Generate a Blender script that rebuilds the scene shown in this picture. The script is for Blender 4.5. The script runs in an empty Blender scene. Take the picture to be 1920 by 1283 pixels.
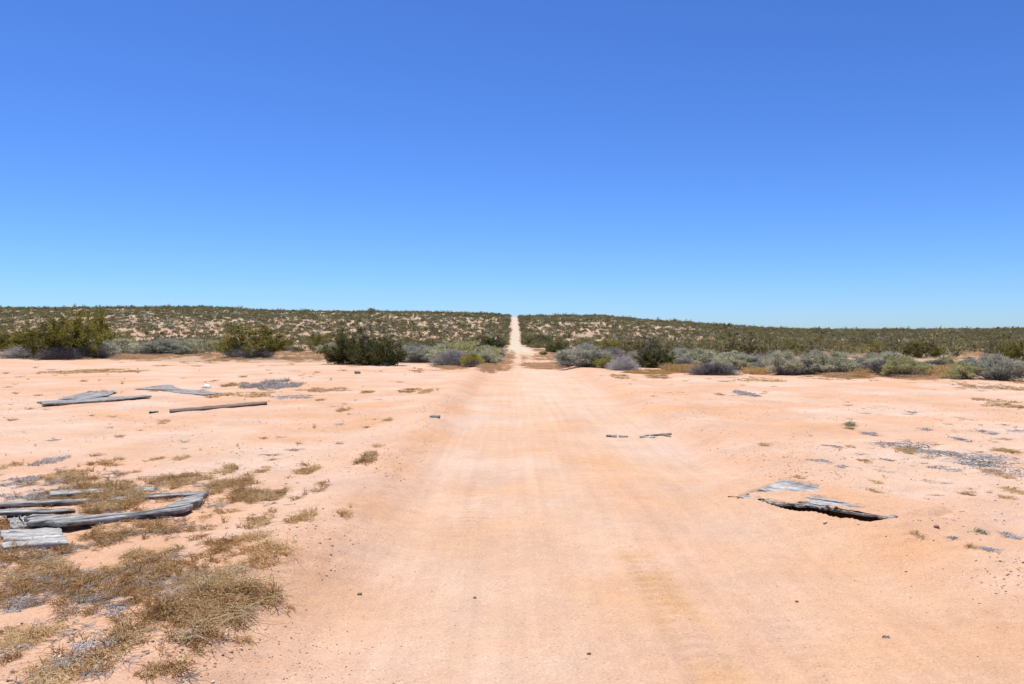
import bpy, math, random
import numpy as np

# ------------------------------------------------------------------ camera, sky, sun, exposure
scene = bpy.context.scene
COL = scene.collection
F = 1500.0 / 1920.0                     # focal length over image width
EYE = 1.6
cam = bpy.data.cameras.new('camera')
cam.sensor_width = 36.0
cam.lens = 36.0 * F
cam.shift_y = -0.0070
cam.clip_start = 0.05
cam.clip_end = 20000
camo = bpy.data.objects.new('camera', cam)
COL.objects.link(camo)
camo.location = (0, 0, EYE)
camo.rotation_euler = (math.radians(90), 0, 0)
scene.camera = camo

SUN_EL = math.radians(74)
SUN_AZ = math.radians(-35)              # clockwise from +Y: high, to the left and slightly ahead of the camera
world = bpy.data.worlds.new('World')
scene.world = world
world.use_nodes = True
wn = world.node_tree.nodes
wl = world.node_tree.links
wn.clear()
w_out = wn.new('ShaderNodeOutputWorld')
w_bg = wn.new('ShaderNodeBackground')
w_sky = wn.new('ShaderNodeTexSky')
w_sky.sky_type = 'NISHITA'
w_sky.sun_disc = False
w_sky.sun_elevation = SUN_EL
w_sky.sun_rotation = SUN_AZ
w_sky.altitude = 900
w_sky.air_density = 1.0
w_sky.dust_density = 0.4
w_sky.ozone_density = 8.0
w_bg.inputs['Strength'].default_value = 0.077
w_gam = wn.new('ShaderNodeGamma')
w_gam.inputs['Gamma'].default_value = 1.23
w_tint = wn.new('ShaderNodeMix')
w_tint.data_type = 'RGBA'; w_tint.blend_type = 'MULTIPLY'
w_tint.inputs[0].default_value = 1.0
w_tint.inputs[7].default_value = (0.600, 0.750, 1.0, 1.0)
wl.new(w_sky.outputs[0], w_gam.inputs['Color'])
wl.new(w_gam.outputs[0], w_tint.inputs[6])
wl.new(w_tint.outputs[2], w_bg.inputs['Color'])
wl.new(w_bg.outputs[0], w_out.inputs['Surface'])

sun = bpy.data.lights.new('sun', 'SUN')
sun.energy = 4.4
sun.angle = math.radians(0.53)
sun.color = (1.0, 0.955, 0.89)
suno = bpy.data.objects.new('sun', sun)
COL.objects.link(suno)
suno.rotation_euler = (math.pi / 2 - SUN_EL, 0, -SUN_AZ + math.pi)
# a sun lamp shines along its local -Z: tilt it so that the light comes from (sin az, cos az, tan el)
from mathutils import Vector
_d = Vector((math.sin(SUN_AZ) * math.cos(SUN_EL), math.cos(SUN_AZ) * math.cos(SUN_EL), math.sin(SUN_EL)))
suno.rotation_euler = _d.to_track_quat('Z', 'Y').to_euler()

scene.view_settings.view_transform = 'Standard'
scene.view_settings.look = 'None'
scene.view_settings.exposure = 0.42
scene.view_settings.gamma = 1.0
scene.render.engine = 'CYCLES'
scene.cycles.max_bounces = 6
scene.cycles.diffuse_bounces = 4
scene.cycles.transmission_bounces = 3
scene.cycles.transparent_max_bounces = 4

# ------------------------------------------------------------------ numeric helpers
RNG = np.random.default_rng(7)


def _hash(ix, iy, seed):
    h = (ix.astype(np.int64) * 374761393 + iy.astype(np.int64) * 668265263 + seed * 974634777) & 0xFFFFFFFF
    h = ((h ^ (h >> 13)) * 1274126177) & 0xFFFFFFFF
    h = (h ^ (h >> 16)) & 0xFFFFFFFF
    return h.astype(np.float64) / 4294967295.0


def vnoise(x, y, seed=0):
    x = np.asarray(x, float); y = np.asarray(y, float)
    ix = np.floor(x); iy = np.floor(y)
    fx = x - ix; fy = y - iy
    fx = fx * fx * fx * (fx * (fx * 6 - 15) + 10)
    fy = fy * fy * fy * (fy * (fy * 6 - 15) + 10)
    a = _hash(ix, iy, seed); b = _hash(ix + 1, iy, seed)
    c = _hash(ix, iy + 1, seed); d = _hash(ix + 1, iy + 1, seed)
    return (a + (b - a) * fx) * (1 - fy) + (c + (d - c) * fx) * fy - 0.5


def fbm(x, y, seed=0, octv=4, gain=0.5):
    s = 0; a = 1.0
    for k in range(octv):
        s = s + a * vnoise(x * 2 ** k + 13.7 * k, y * 2 ** k - 7.3 * k, seed + k * 17)
        a *= gain
    return s


def sst(a, b, x):
    t = np.clip((np.asarray(x, float) - a) / (b - a), 0, 1)
    return t * t * (3 - 2 * t)


# ------------------------------------------------------------------ the lie of the land
SKY_X = np.array([-2600, -1500, -960, -860, -710, -560, -480, -400, -260, -110, -20, 12, 90, 170, 240, 340, 440, 490, 590, 740, 840, 960, 1500, 2600.])
SKY_E = np.array([44, 46, 47.5, 47.5, 49, 49, 44, 41, 41, 39, 35, 32.5, 33, 33.5, 27, 20, 13, 9, 7, 7, 8, 9, 10, 10.])
PROF_Y = np.array([0, 57, 90, 140, 220, 300, 340, 400, 480, 580, 640.])
PROF_T = np.array([0, 0, 0, 0, 0, 0, 0.0, 0.41, 0.77, 1.0, 1.05])
LOW_Y = np.array([0, 35, 57, 90, 140, 220, 300, 345])
LOW_Z = np.array([0, 0, -0.1, -0.45, -1.0, -1.7, -2.3, -2.75])

def road_x(y):
    return 0.70 + 0.006 * np.clip(y, 0, 57) + 0.0015 * np.clip(y - 57, 0, 600)


def road_half(y):
    return 1.9 - 0.50 * sst(38, 75, y) + 0.20 * sst(120, 340, y) - 0.1 * sst(300, 560, y)


def H0(x, y):
    x = np.asarray(x, float); y = np.asarray(y, float)
    yy = np.maximum(y, 1.0)
    u = np.clip(x / np.maximum(yy, 60.0) * 1500, -2600, 2600)
    t = np.interp(yy, PROF_Y, PROF_T)
    low = np.interp(yy, LOW_Y, LOW_Z)
    e = np.interp(u, SKY_X, SKY_E)
    yc = np.minimum(yy, 600)
    base = np.interp(np.minimum(yy, 342), LOW_Y, LOW_Z)
    e_low = (base - EYE) / np.minimum(yy, 342) * 1500
    hill = EYE + (e_low + (e - e_low) * t) / 1500 * yc - np.clip(yy - 600, 0, 4000) * 0.012
    z = np.where(yy > 342, hill, low)
    # soft undulation
    far = sst(60, 200, yy)
    z = z + fbm(x / 30, y / 30, 3, 3) * 0.9 * far * (1 - 0.5 * sst(330, 500, yy))
    z = z + fbm(x / 7, y / 7, 11, 3) * (0.07 + 0.38 * far) * sst(1.5, 5, np.abs(x - road_x(yy)) + 0.0 * x) * sst(2, 9, yy)
    # banks beside the graded track
    rx = x - road_x(yy); hw = road_half(yy)
    wob = fbm(x * 0.0 + 5.1, y / 2.3, 21, 3) * 0.28
    k = (1 - sst(45, 80, yy)) * 0.9 + 0.1
    l = -rx - hw + wob; r = rx - hw + wob + 0.6 * np.exp(-((y - 7.6) / 1.2) ** 2)
    z = z + k * (0.17 * sst(-0.3, 0.55, l) - 0.07 * sst(0.5, 1.7, l))
    z = z + k * (0.18 * sst(-0.35, 0.6, r) - 0.05 * sst(0.7, 1.9, r))
    z = z - k * 0.05
    # shallow scoops
    for cx, cy, rr, dp in ((-2.9, 14.5, 1.8, 0.07), (-1.9, 10.8, 1.2, 0.05), (3.6, 11.5, 1.6, 0.06), (2.3, 10.2, 1.1, 0.05), (-6.0, 16, 2.2, 0.06), (4.6, 6.9, 1.2, -0.05)):
        z = z - dp * np.exp(-((x - cx) ** 2 + (y - cy) ** 2) / rr ** 2)
    return z


def at(px, py, h=0.0):
    """The ground point (plus h) seen at pixel (px, py) of the 1920 px wide photograph."""
    dx = (px - 960) / 1500.0; dz = -(py - 628.0) / 1500.0
    ys = np.geomspace(1.5, 650, 6000)
    f = EYE + dz * ys - (H0(dx * ys, ys) + h)
    k = np.nonzero(f < 0)[0]
    if len(k) == 0:
        yv = ys[-1]
    else:
        i = max(k[0], 1)
        yv = ys[i - 1] + (ys[i] - ys[i - 1]) * f[i - 1] / (f[i - 1] - f[i])
    return np.array([dx * yv, yv, float(H0(np.array(dx * yv), np.array(yv))) + h])


# weathered panel over a hole beside the track: local frame (u along the front edge, v away from the camera)
_o, _u, _v = (np.array([a, b, float(H0(np.array(a), np.array(b))) + c]) for a, b, c in ((2.145, 7.624, -0.008), (3.00, 6.36, 0.010), (2.749, 8.007, 0.02)))
PAN_O = _o[:2]; PAN_U = (_u - _o)[:2]; PAN_V = (_v - _o)[:2]
_PI = np.linalg.inv(np.stack([PAN_U, PAN_V], 1))
Z_O, Z_U, Z_V = _o[2], _u[2] - _o[2], _v[2] - _o[2]
Z_UV = float(H0(*(PAN_O + PAN_U + PAN_V))) + 0.02 - _o[2] - Z_U - Z_V
PAN_Z = float(_o[2])


def pan_uv(x, y):
    dx = x - PAN_O[0]; dy = y - PAN_O[1]
    return _PI[0, 0] * dx + _PI[0, 1] * dy, _PI[1, 0] * dx + _PI[1, 1] * dy


def pan_top(u, v):
    """Height of the panel's upper face."""
    uu = np.clip((np.asarray(u, float) - 0.12) / 0.88, 0, 1)
    arch = 0.012 * np.sin(uu ** 1.5 * math.pi)
    return Z_O + Z_U * u + Z_V * v + Z_UV * u * v + arch * (1 - 0.6 * np.clip(v, 0, 1))


def H(x, y):
    z = H0(x, y)
    yy = np.maximum(y, 1.0)
    rx = x - road_x(yy); hw = road_half(yy)
    road = 1 - sst(-0.25, 0.15, np.abs(rx) - hw)
    near = 1 - sst(14, 30, yy)
    z = z + fbm(x / 0.55, y / 0.55, 31, 5, 0.6) * 0.034 * (1 - 0.72 * road) * near
    z = z + fbm(x / 0.13, y / 0.13, 41, 2) * 0.007 * (1 - 0.6 * road) * near
    bank = np.exp(-((np.abs(rx) - hw - 0.25) / 0.35) ** 2)
    z = z + bank * np.abs(fbm(x / 0.22, y / 0.22, 47, 3)) * 0.035 * near
    z = z + fbm(x / 2.2, y / 2.2, 51, 3) * 0.035 * (1 - 0.93 * road) * (1 - sst(40, 90, yy))
    # wheel ruts along the track and one set of tread marks
    z = z + road * fbm(x / 0.22, y / 7.0, 61, 3) * 0.019 * near
    for cx in (-0.15, 1.45):
        z = z - road * near * 0.012 * np.exp(-((rx - cx + 0.62 + 0.08 * np.sin(y / 3.1)) / 0.20) ** 2)
    for tx, y0, y1, w in ((0.98, 3.2, 6.4, 0.14), (-0.28, 6.2, 10.5, 0.16), (1.55, 3.0, 5.2, 0.10)):
        cx = tx + 0.05 * np.sin(y * 0.7)
        m = np.exp(-((x - cx) / w) ** 4) * sst(y0, y0 + 0.5, y) * (1 - sst(y1 - 0.8, y1, y))
        lug = np.sin((y + 0.35 * np.abs(x - cx)) * 2 * math.pi / 0.13 + 1.2 * vnoise(x * 3, y * 3, 5))
        z = z + m * (-0.010 + 0.011 * lug * (0.6 + 0.8 * vnoise(x * 2, y * 2, 9)))
    # the hole under the panel
    u, v = pan_uv(x, y)
    jag = 0.05 * fbm(u * 9, v * 9, 71, 3)
    wide = np.clip(np.sin(np.clip((u - 0.18) / 0.82, 0, 1) ** 1.6 * math.pi), 0, 1) ** 0.6
    inside = sst(0.0, 0.05, v - 0.01 + 0.5 * jag * wide) * (1 - sst(0.75, 0.95, v)) * sst(0.16, 0.30, u) * (1 - sst(0.95, 1.02, u + jag * 0.5))
    under = sst(-0.03, 0.02, v) * (1 - sst(0.95, 1.03, v)) * sst(-0.02, 0.04, u) * (1 - sst(0.97, 1.03, u))
    z = np.where(under > 0, np.minimum(z, z * (1 - under) + (pan_top(u, v) - 0.06) * under), z)
    z = z - 0.75 * inside
    # loose sand pushed up around it
    z = z + 0.018 * np.exp(-(((u - 1.18) / 0.30) ** 2 + ((v - 0.35) / 0.55) ** 2)) * sst(1.0, 1.06, u)
    z = z - 0.058 * np.exp(-(np.minimum(v + 0.05, 0) / 0.22) ** 2) * sst(0.12, 0.46, u) * (1 - sst(0.93, 1.03, u)) * (1 - sst(0.3, 0.6, v))
    return z


def ground_z(x, y):
    return float(H(np.array([x], float), np.array([y], float))[0])


# ------------------------------------------------------------------ object helpers
def mesh_obj(name, verts, faces, mats, parent=None, attrs=None, smooth=False, mat_idx=None, link=True):
    """faces: list of integer arrays (n,k), all joined into ONE mesh object."""
    me = bpy.data.meshes.new(name)
    verts = np.asarray(verts, np.float32)
    me.vertices.add(len(verts))
    me.vertices.foreach_set('co', verts.ravel())
    loops = np.concatenate([np.asarray(f, np.int32).ravel() for f in faces])
    sizes = np.concatenate([np.full(len(f), np.asarray(f).shape[1], np.int32) for f in faces])
    me.loops.add(len(loops))
    me.loops.foreach_set('vertex_index', loops)
    me.polygons.add(len(sizes))
    starts = np.concatenate([[0], np.cumsum(sizes)[:-1]]).astype(np.int32)
    me.polygons.foreach_set('loop_start', starts)
    if mat_idx is not None:
        me.polygons.foreach_set('material_index', np.asarray(mat_idx, np.int32))
    if smooth:
        me.polygons.foreach_set('use_smooth', np.ones(len(sizes), bool))
    for m in (mats if isinstance(mats, (list, tuple)) else [mats]):
        me.materials.append(m)
    for k, v in (attrs or {}).items():
        v = np.asarray(v, np.float32)
        if v.ndim == 1:
            a = me.attributes.new(k, 'FLOAT', 'POINT'); a.data.foreach_set('value', v)
        else:
            a = me.attributes.new(k, 'FLOAT_COLOR', 'POINT')
            a.data.foreach_set('color', np.concatenate([v, np.ones((len(v), 1), np.float32)], 1).ravel())
    me.update(calc_edges=True)
    me.validate()
    o = bpy.data.objects.new(name, me)
    if link:
        COL.objects.link(o)
    if parent is not None:
        o.parent = parent
    return o


def tag(o, label=None, cat=None, group=None, kind=None):
    if label: o['label'] = label
    if cat: o['category'] = cat
    if group: o['group'] = group
    if kind: o['kind'] = kind
    return o


def empty(name, loc, rz=0.0, scale=(1, 1, 1)):
    o = bpy.data.objects.new(name, None)
    o.empty_display_size = 0.2
    COL.objects.link(o)
    o.location = loc; o.rotation_euler = (0, 0, rz); o.scale = scale
    return o


class Bag:
    """Collects vertices, faces, tints and material slots for one mesh."""
    def __init__(s):
        s.v = []; s.f = []; s.t = []; s.m = []; s.n = 0

    def add(s, v, f, t, slot=0):
        s.v.append(v); s.f.append(f + s.n); s.n += len(v)
        s.t.append(np.broadcast_to(t, (len(v),)).astype(float)); s.m.append(np.full(len(f), slot))

    def obj(s, name, mats, parent=None, link=True, smooth=False):
        order = {}
        for f, m in zip(s.f, s.m):
            order.setdefault(f.shape[1], []).append((f, m))
        faces = []; mi = []
        for k, lst in order.items():
            faces.append(np.concatenate([a for a, b in lst])); mi.append(np.concatenate([b for a, b in lst]))
        return mesh_obj(name, np.concatenate(s.v), faces, mats, parent, {'tint': np.concatenate(s.t)}, smooth, np.concatenate(mi), link)


def unit(v):
    return v / np.maximum(np.linalg.norm(v, axis=-1, keepdims=True), 1e-9)


def cards(bag, P, D, L, W, tint, rng, slot=0, bend=0.15):
    """Leaf-sized rhombs at P along directions D."""
    n = len(P)
    D = unit(D)
    R = unit(np.cross(D, unit(rng.normal(size=(n, 3)))))
    N = np.cross(D, R)
    L = np.broadcast_to(L, (n,))[:, None]; W = np.broadcast_to(W, (n,))[:, None]
    a = P - D * L * 0.5; c = P + D * L * 0.5
    mid = P + N * L * bend
    b = mid + R * W * 0.5; d = mid - R * W * 0.5
    V = np.stack([a, b, c, d], 1).reshape(-1, 3)
    Fq = np.arange(n * 4).reshape(n, 4)
    bag.add(V, Fq, np.repeat(np.broadcast_to(tint, (n,)), 4), slot)


def tubes(bag, P, R, tint, slot=0, sides=3):
    """Tapered twigs: P (N,K,3) centre lines, R (N,K) radii."""
    N, K, _ = P.shape
    T = np.gradient(P, axis=1); T = unit(T)
    ref = np.where(np.abs(T[..., 2:3]) > 0.9, np.array([1., 0, 0]), np.array([0, 0, 1.]))
    A = unit(np.cross(T, ref)); B = np.cross(T, A)
    ang = np.arange(sides) * 2 * math.pi / sides
    ring = (P[:, :, None, :] + R[:, :, None, None] * (np.cos(ang)[None, None, :, None] * A[:, :, None, :] + np.sin(ang)[None, None, :, None] * B[:, :, None, :]))
    V = ring.reshape(-1, 3)
    idx = np.arange(N * K * sides).reshape(N, K, sides)
    i0 = idx[:, :-1]; i1 = idx[:, 1:]
    q = np.stack([i0, np.roll(i0, -1, 2), np.roll(i1, -1, 2), i1], -1).reshape(-1, 4)
    bag.add(V, q, np.repeat(np.broadcast_to(tint, (N,)), K * sides), slot)


# ------------------------------------------------------------------ materials
def nodes_of(name):
    m = bpy.data.materials.new(name)
    m.use_nodes = True
    nt = m.node_tree
    nt.nodes.clear()
    return m, nt.nodes, nt.links


def N(ns, kind, **kw):
    n = ns.new(kind)
    for k, v in kw.items():
        if k == 'inp':
            for a, b in v.items(): n.inputs[a].default_value = b
        else:
            setattr(n, k, v)
    return n


def ramp(ns, stops):
    r = ns.new('ShaderNodeValToRGB')
    e = r.color_ramp.elements
    while len(e) < len(stops): e.new(0.5)
    for x, (p, c) in zip(e, stops):
        x.position = p; x.color = (*c, 1)
    return r


def leaf_mat(name, stops, translucent=0.25, vary=0.35):
    """Foliage: colour from each leaf's own tint, a shift per plant, some light passing through."""
    m, ns, ls = nodes_of(name)
    a = N(ns, 'ShaderNodeAttribute', attribute_name='tint')
    r = ramp(ns, stops)
    ls.new(a.outputs['Fac'], r.inputs[0])
    oi = N(ns, 'ShaderNodeObjectInfo')
    mr = N(ns, 'ShaderNodeMapRange', inp={'To Min': 1 - vary, 'To Max': 1 + vary})
    ls.new(oi.outputs['Random'], mr.inputs['Value'])
    mul = N(ns, 'ShaderNodeVectorMath', operation='SCALE')
    ls.new(r.outputs[0], mul.inputs[0]); ls.new(mr.outputs[0], mul.inputs['Scale'])
    d = N(ns, 'ShaderNodeBsdfDiffuse'); t = N(ns, 'ShaderNodeBsdfTranslucent')
    ls.new(mul.outputs[0], d.inputs[0]); ls.new(mul.outputs[0], t.inputs[0])
    mx = N(ns, 'ShaderNodeMixShader', inp={0: translucent})
    ls.new(d.outputs[0], mx.inputs[1]); ls.new(t.outputs[0], mx.inputs[2])
    o = N(ns, 'ShaderNodeOutputMaterial')
    ls.new(mx.outputs[0], o.inputs[0])
    return m


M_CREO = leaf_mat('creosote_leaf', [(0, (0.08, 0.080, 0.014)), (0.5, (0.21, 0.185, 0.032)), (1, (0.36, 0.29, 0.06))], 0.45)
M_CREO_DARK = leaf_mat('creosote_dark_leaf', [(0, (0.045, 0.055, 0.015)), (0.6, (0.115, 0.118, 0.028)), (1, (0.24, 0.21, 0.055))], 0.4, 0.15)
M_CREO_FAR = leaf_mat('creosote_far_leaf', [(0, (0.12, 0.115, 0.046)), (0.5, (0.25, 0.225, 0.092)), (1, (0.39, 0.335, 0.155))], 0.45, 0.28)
M_SAGE = leaf_mat('sage_leaf', [(0, (0.24, 0.24, 0.16)), (0.5, (0.50, 0.49, 0.33)), (1, (0.66, 0.63, 0.43))], 0.45, 0.1)
M_SAGE_GREY = leaf_mat('sage_grey_leaf', [(0, (0.20, 0.20, 0.16)), (0.5, (0.42, 0.415, 0.32)), (1, (0.58, 0.565, 0.44))], 0.42, 0.12)
M_SAGE_GREEN = leaf_mat('sage_green_leaf', [(0, (0.21, 0.205, 0.085)), (0.5, (0.48, 0.46, 0.21)), (1, (0.64, 0.59, 0.30))], 0.45, 0.1)
M_RABBIT = leaf_mat('rabbitbrush_leaf', [(0, (0.19, 0.185, 0.03)), (0.5, (0.40, 0.37, 0.07)), (1, (0.55, 0.49, 0.12))], 0.45, 0.1)
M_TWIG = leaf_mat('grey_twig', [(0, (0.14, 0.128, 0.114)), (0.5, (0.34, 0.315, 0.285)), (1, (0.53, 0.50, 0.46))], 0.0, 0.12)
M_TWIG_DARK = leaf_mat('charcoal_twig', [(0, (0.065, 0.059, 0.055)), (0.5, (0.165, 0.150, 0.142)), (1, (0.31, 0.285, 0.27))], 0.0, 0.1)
M_TWIG_PALE = leaf_mat('pale_grey_twig', [(0, (0.24, 0.218, 0.20)), (0.5, (0.48, 0.45, 0.42)), (1, (0.64, 0.615, 0.57))], 0.0, 0.1)
M_STRAW = leaf_mat('dry_stalk', [(0, (0.23, 0.125, 0.05)), (0.45, (0.60, 0.385, 0.175)), (0.85, (0.75, 0.55, 0.29)), (1, (0.82, 0.70, 0.47))], 0.45, 0.1)
M_GOLD = leaf_mat('golden_grass_blade', [(0, (0.42, 0.25, 0.10)), (0.5, (0.66, 0.45, 0.20)), (1, (0.78, 0.60, 0.34))], 0.4, 0.1)
M_RUST = leaf_mat('rusty_grass_blade', [(0, (0.48, 0.30, 0.17)), (0.5, (0.70, 0.49, 0.30)), (1, (0.78, 0.60, 0.41))], 0.45, 0.15)
M_ASH = leaf_mat('ash_grey_stalk', [(0, (0.20, 0.185, 0.175)), (0.5, (0.44, 0.415, 0.39)), (1, (0.64, 0.615, 0.58))], 0.25, 0.1)
M_WEEDGREEN = leaf_mat('grey_green_sprig', [(0, (0.19, 0.19, 0.10)), (1, (0.44, 0.43, 0.29))], 0.3, 0.1)


def ground_mat():
    m, ns, ls = nodes_of('desert_sand')
    tc = N(ns, 'ShaderNodeTexCoord')
    col = N(ns, 'ShaderNodeAttribute', attribute_name='albedo')
    rd = N(ns, 'ShaderNodeAttribute', attribute_name='track')

    def noise(scale, detail, rough=0.5, vec=None):
        n = N(ns, 'ShaderNodeTexNoise', inp={'Scale': scale, 'Detail': detail, 'Roughness': rough})
        ls.new(vec or tc.outputs['Object'], n.inputs['Vector'])
        return n

    def rng_(src, a, b, lo=0.3, hi=0.7):
        r = N(ns, 'ShaderNodeMapRange', inp={'From Min': lo, 'From Max': hi, 'To Min': a, 'To Max': b})
        ls.new(src, r.inputs['Value'])
        return r.outputs[0]

    def mul(a, b):
        x = N(ns, 'ShaderNodeMath', operation='MULTIPLY')
        for i, s in enumerate((a, b)):
            if isinstance(s, (int, float)): x.inputs[i].default_value = s
            else: ls.new(s, x.inputs[i])
        return x.outputs[0]

    n_big = noise(0.9, 5); n_mid = noise(7, 4, 0.6); n_fine = noise(70, 3, 0.65); n_grain = noise(330, 2, 0.7)
    mp = N(ns, 'ShaderNodeMapping'); mp.inputs['Scale'].default_value = (9, 0.16, 1)
    ls.new(tc.outputs['Object'], mp.inputs['Vector'])
    n_streak = noise(1.0, 4, 0.55, mp.outputs[0])
    vor = N(ns, 'ShaderNodeTexVoronoi', inp={'Scale': 95.0, 'Randomness': 1.0})
    ls.new(tc.outputs['Object'], vor.inputs['Vector'])
    sep = N(ns, 'ShaderNodeSeparateColor'); ls.new(vor.outputs['Color'], sep.inputs[0])
    # scattered dark and pale grains
    g_dark = rng_(sep.outputs[0], 1.0, 0.78, 0.968, 0.978)
    g_pale = rng_(sep.outputs[1], 1.0, 1.15, 0.93, 0.94)
    f = mul(rng_(n_big.outputs['Fac'], 0.93, 1.06), rng_(n_mid.outputs['Fac'], 0.94, 1.05))
    f = mul(f, rng_(n_fine.outputs['Fac'], 0.88, 1.10))
    f = mul(f, rng_(n_grain.outputs['Fac'], 0.80, 1.18))
    f = mul(f, g_dark); f = mul(f, g_pale)
    st = rng_(n_streak.outputs['Fac'], 0.94, 1.045)
    one = N(ns, 'ShaderNodeMix', data_type='FLOAT'); one.inputs[2].default_value = 1.0
    ls.new(rd.outputs['Fac'], one.inputs[0]); ls.new(st, one.inputs[3])
    f = mul(f, one.outputs[0])
    sc = N(ns, 'ShaderNodeVectorMath', operation='SCALE')
    # warmer where the sand is loose
    hs = N(ns, 'ShaderNodeHueSaturation', inp={'Hue': 0.5, 'Value': 1.0})
    ls.new(rng_(noise(0.55, 4, 0.6).outputs['Fac'], 0.88, 1.14), hs.inputs['Saturation'])
    ls.new(col.outputs['Color'], hs.inputs['Color'])
    ls.new(hs.outputs[0], sc.inputs[0]); ls.new(f, sc.inputs['Scale'])
    b = N(ns, 'ShaderNodeBsdfPrincipled', inp={'Roughness': 1.0, 'Specular IOR Level': 0.0})
    ls.new(sc.outputs[0], b.inputs['Base Color'])
    # relief of grains and footmarks
    add = N(ns, 'ShaderNodeMath', operation='MULTIPLY_ADD'); add.inputs[1].default_value = 0.35
    ls.new(n_fine.outputs['Fac'], add.inputs[0]); ls.new(n_mid.outputs['Fac'], add.inputs[2])
    add2 = N(ns, 'ShaderNodeMath', operation='MULTIPLY_ADD'); add2.inputs[1].default_value = 0.12
    ls.new(n_grain.outputs['Fac'], add2.inputs[0]); ls.new(add.outputs[0], add2.inputs[2])
    bp = N(ns, 'ShaderNodeBump', inp={'Strength': 0.75, 'Distance': 0.022})
    ls.new(add2.outputs[0], bp.inputs['Height']); ls.new(bp.outputs[0], b.inputs['Normal'])
    o = N(ns, 'ShaderNodeOutputMaterial'); ls.new(b.outputs[0], o.inputs[0])
    return m


def wood_mat(name, dark, mid, pale, grain=55.0, crack=0.5):
    m, ns, ls = nodes_of(name)
    tc = N(ns, 'ShaderNodeTexCoord')
    mp = N(ns, 'ShaderNodeMapping'); mp.inputs['Scale'].default_value = (2.2, grain, grain)
    ls.new(tc.outputs['Object'], mp.inputs['Vector'])
    n1 = N(ns, 'ShaderNodeTexNoise', inp={'Scale': 1.0, 'Detail': 5.0, 'Roughness': 0.62, 'Distortion': 0.3})
    ls.new(mp.outputs[0], n1.inputs['Vector'])
    n2 = N(ns, 'ShaderNodeTexNoise', inp={'Scale': 9.0, 'Detail': 5.0, 'Roughness': 0.7})
    ls.new(tc.outputs['Object'], n2.inputs['Vector'])
    mp2 = N(ns, 'ShaderNodeMapping'); mp2.inputs['Scale'].default_value = (1.8, grain * 0.9, grain)
    ls.new(tc.outputs['Object'], mp2.inputs['Vector'])
    n3 = N(ns, 'ShaderNodeTexNoise', inp={'Scale': 0.9, 'Detail': 2.0, 'Roughness': 0.5, 'Distortion': 0.8})
    ls.new(mp2.outputs[0], n3.inputs['Vector'])
    r = ramp(ns, [(0.30, dark), (0.48, mid), (0.70, pale)])
    ls.new(n1.outputs['Fac'], r.inputs[0])
    cr = N(ns, 'ShaderNodeMapRange', inp={'From Min': 0.36, 'From Max': 0.45, 'To Min': 1 - crack, 'To Max': 1.0})
    ls.new(n3.outputs['Fac'], cr.inputs['Value'])
    bl = N(ns, 'ShaderNodeMapRange', inp={'From Min': 0.3, 'From Max': 0.7, 'To Min': 0.55, 'To Max': 1.35})
    ls.new(n2.outputs['Fac'], bl.inputs['Value'])
    mm = N(ns, 'ShaderNodeMath', operation='MULTIPLY'); ls.new(cr.outputs[0], mm.inputs[0]); ls.new(bl.outputs[0], mm.inputs[1])
    sc = N(ns, 'ShaderNodeVectorMath', operation='SCALE')
    ls.new(r.outputs[0], sc.inputs[0]); ls.new(mm.outputs[0], sc.inputs['Scale'])
    b = N(ns, 'ShaderNodeBsdfPrincipled', inp={'Roughness': 0.85, 'Specular IOR Level': 0.2})
    ls.new(sc.outputs[0], b.inputs['Base Color'])
    bp = N(ns, 'ShaderNodeBump', inp={'Strength': 0.9, 'Distance': 0.006})
    s2 = N(ns, 'ShaderNodeMath', operation='MULTIPLY'); ls.new(n1.outputs['Fac'], s2.inputs[0]); ls.new(cr.outputs[0], s2.inputs[1])
    ls.new(s2.outputs[0], bp.inputs['Height']); ls.new(bp.outputs[0], b.inputs['Normal'])
    o = N(ns, 'ShaderNodeOutputMaterial'); ls.new(b.outputs[0], o.inputs[0])
    return m


def plain_mat(name, c, rough=0.9, var=0.25, scale=40):
    m, ns, ls = nodes_of(name)
    tc = N(ns, 'ShaderNodeTexCoord')
    n = N(ns, 'ShaderNodeTexNoise', inp={'Scale': scale, 'Detail': 3.0})
    ls.new(tc.outputs['Object'], n.inputs['Vector'])
    oi = N(ns, 'ShaderNodeObjectInfo')
    ad = N(ns, 'ShaderNodeMath', operation='ADD'); ls.new(n.outputs['Fac'], ad.inputs[0]); ls.new(oi.outputs['Random'], ad.inputs[1])
    r = N(ns, 'ShaderNodeMapRange', inp={'From Min': 0.2, 'From Max': 1.6, 'To Min': 1 - var, 'To Max': 1 + var})
    ls.new(ad.outputs[0], r.inputs['Value'])
    sc = N(ns, 'ShaderNodeVectorMath', operation='SCALE'); sc.inputs[0].default_value = c
    ls.new(r.outputs[0], sc.inputs['Scale'])
    b = N(ns, 'ShaderNodeBsdfPrincipled', inp={'Roughness': rough, 'Specular IOR Level': 0.2})
    ls.new(sc.outputs[0], b.inputs['Base Color'])
    o = N(ns, 'ShaderNodeOutputMaterial'); ls.new(b.outputs[0], o.inputs[0])
    return m


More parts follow.
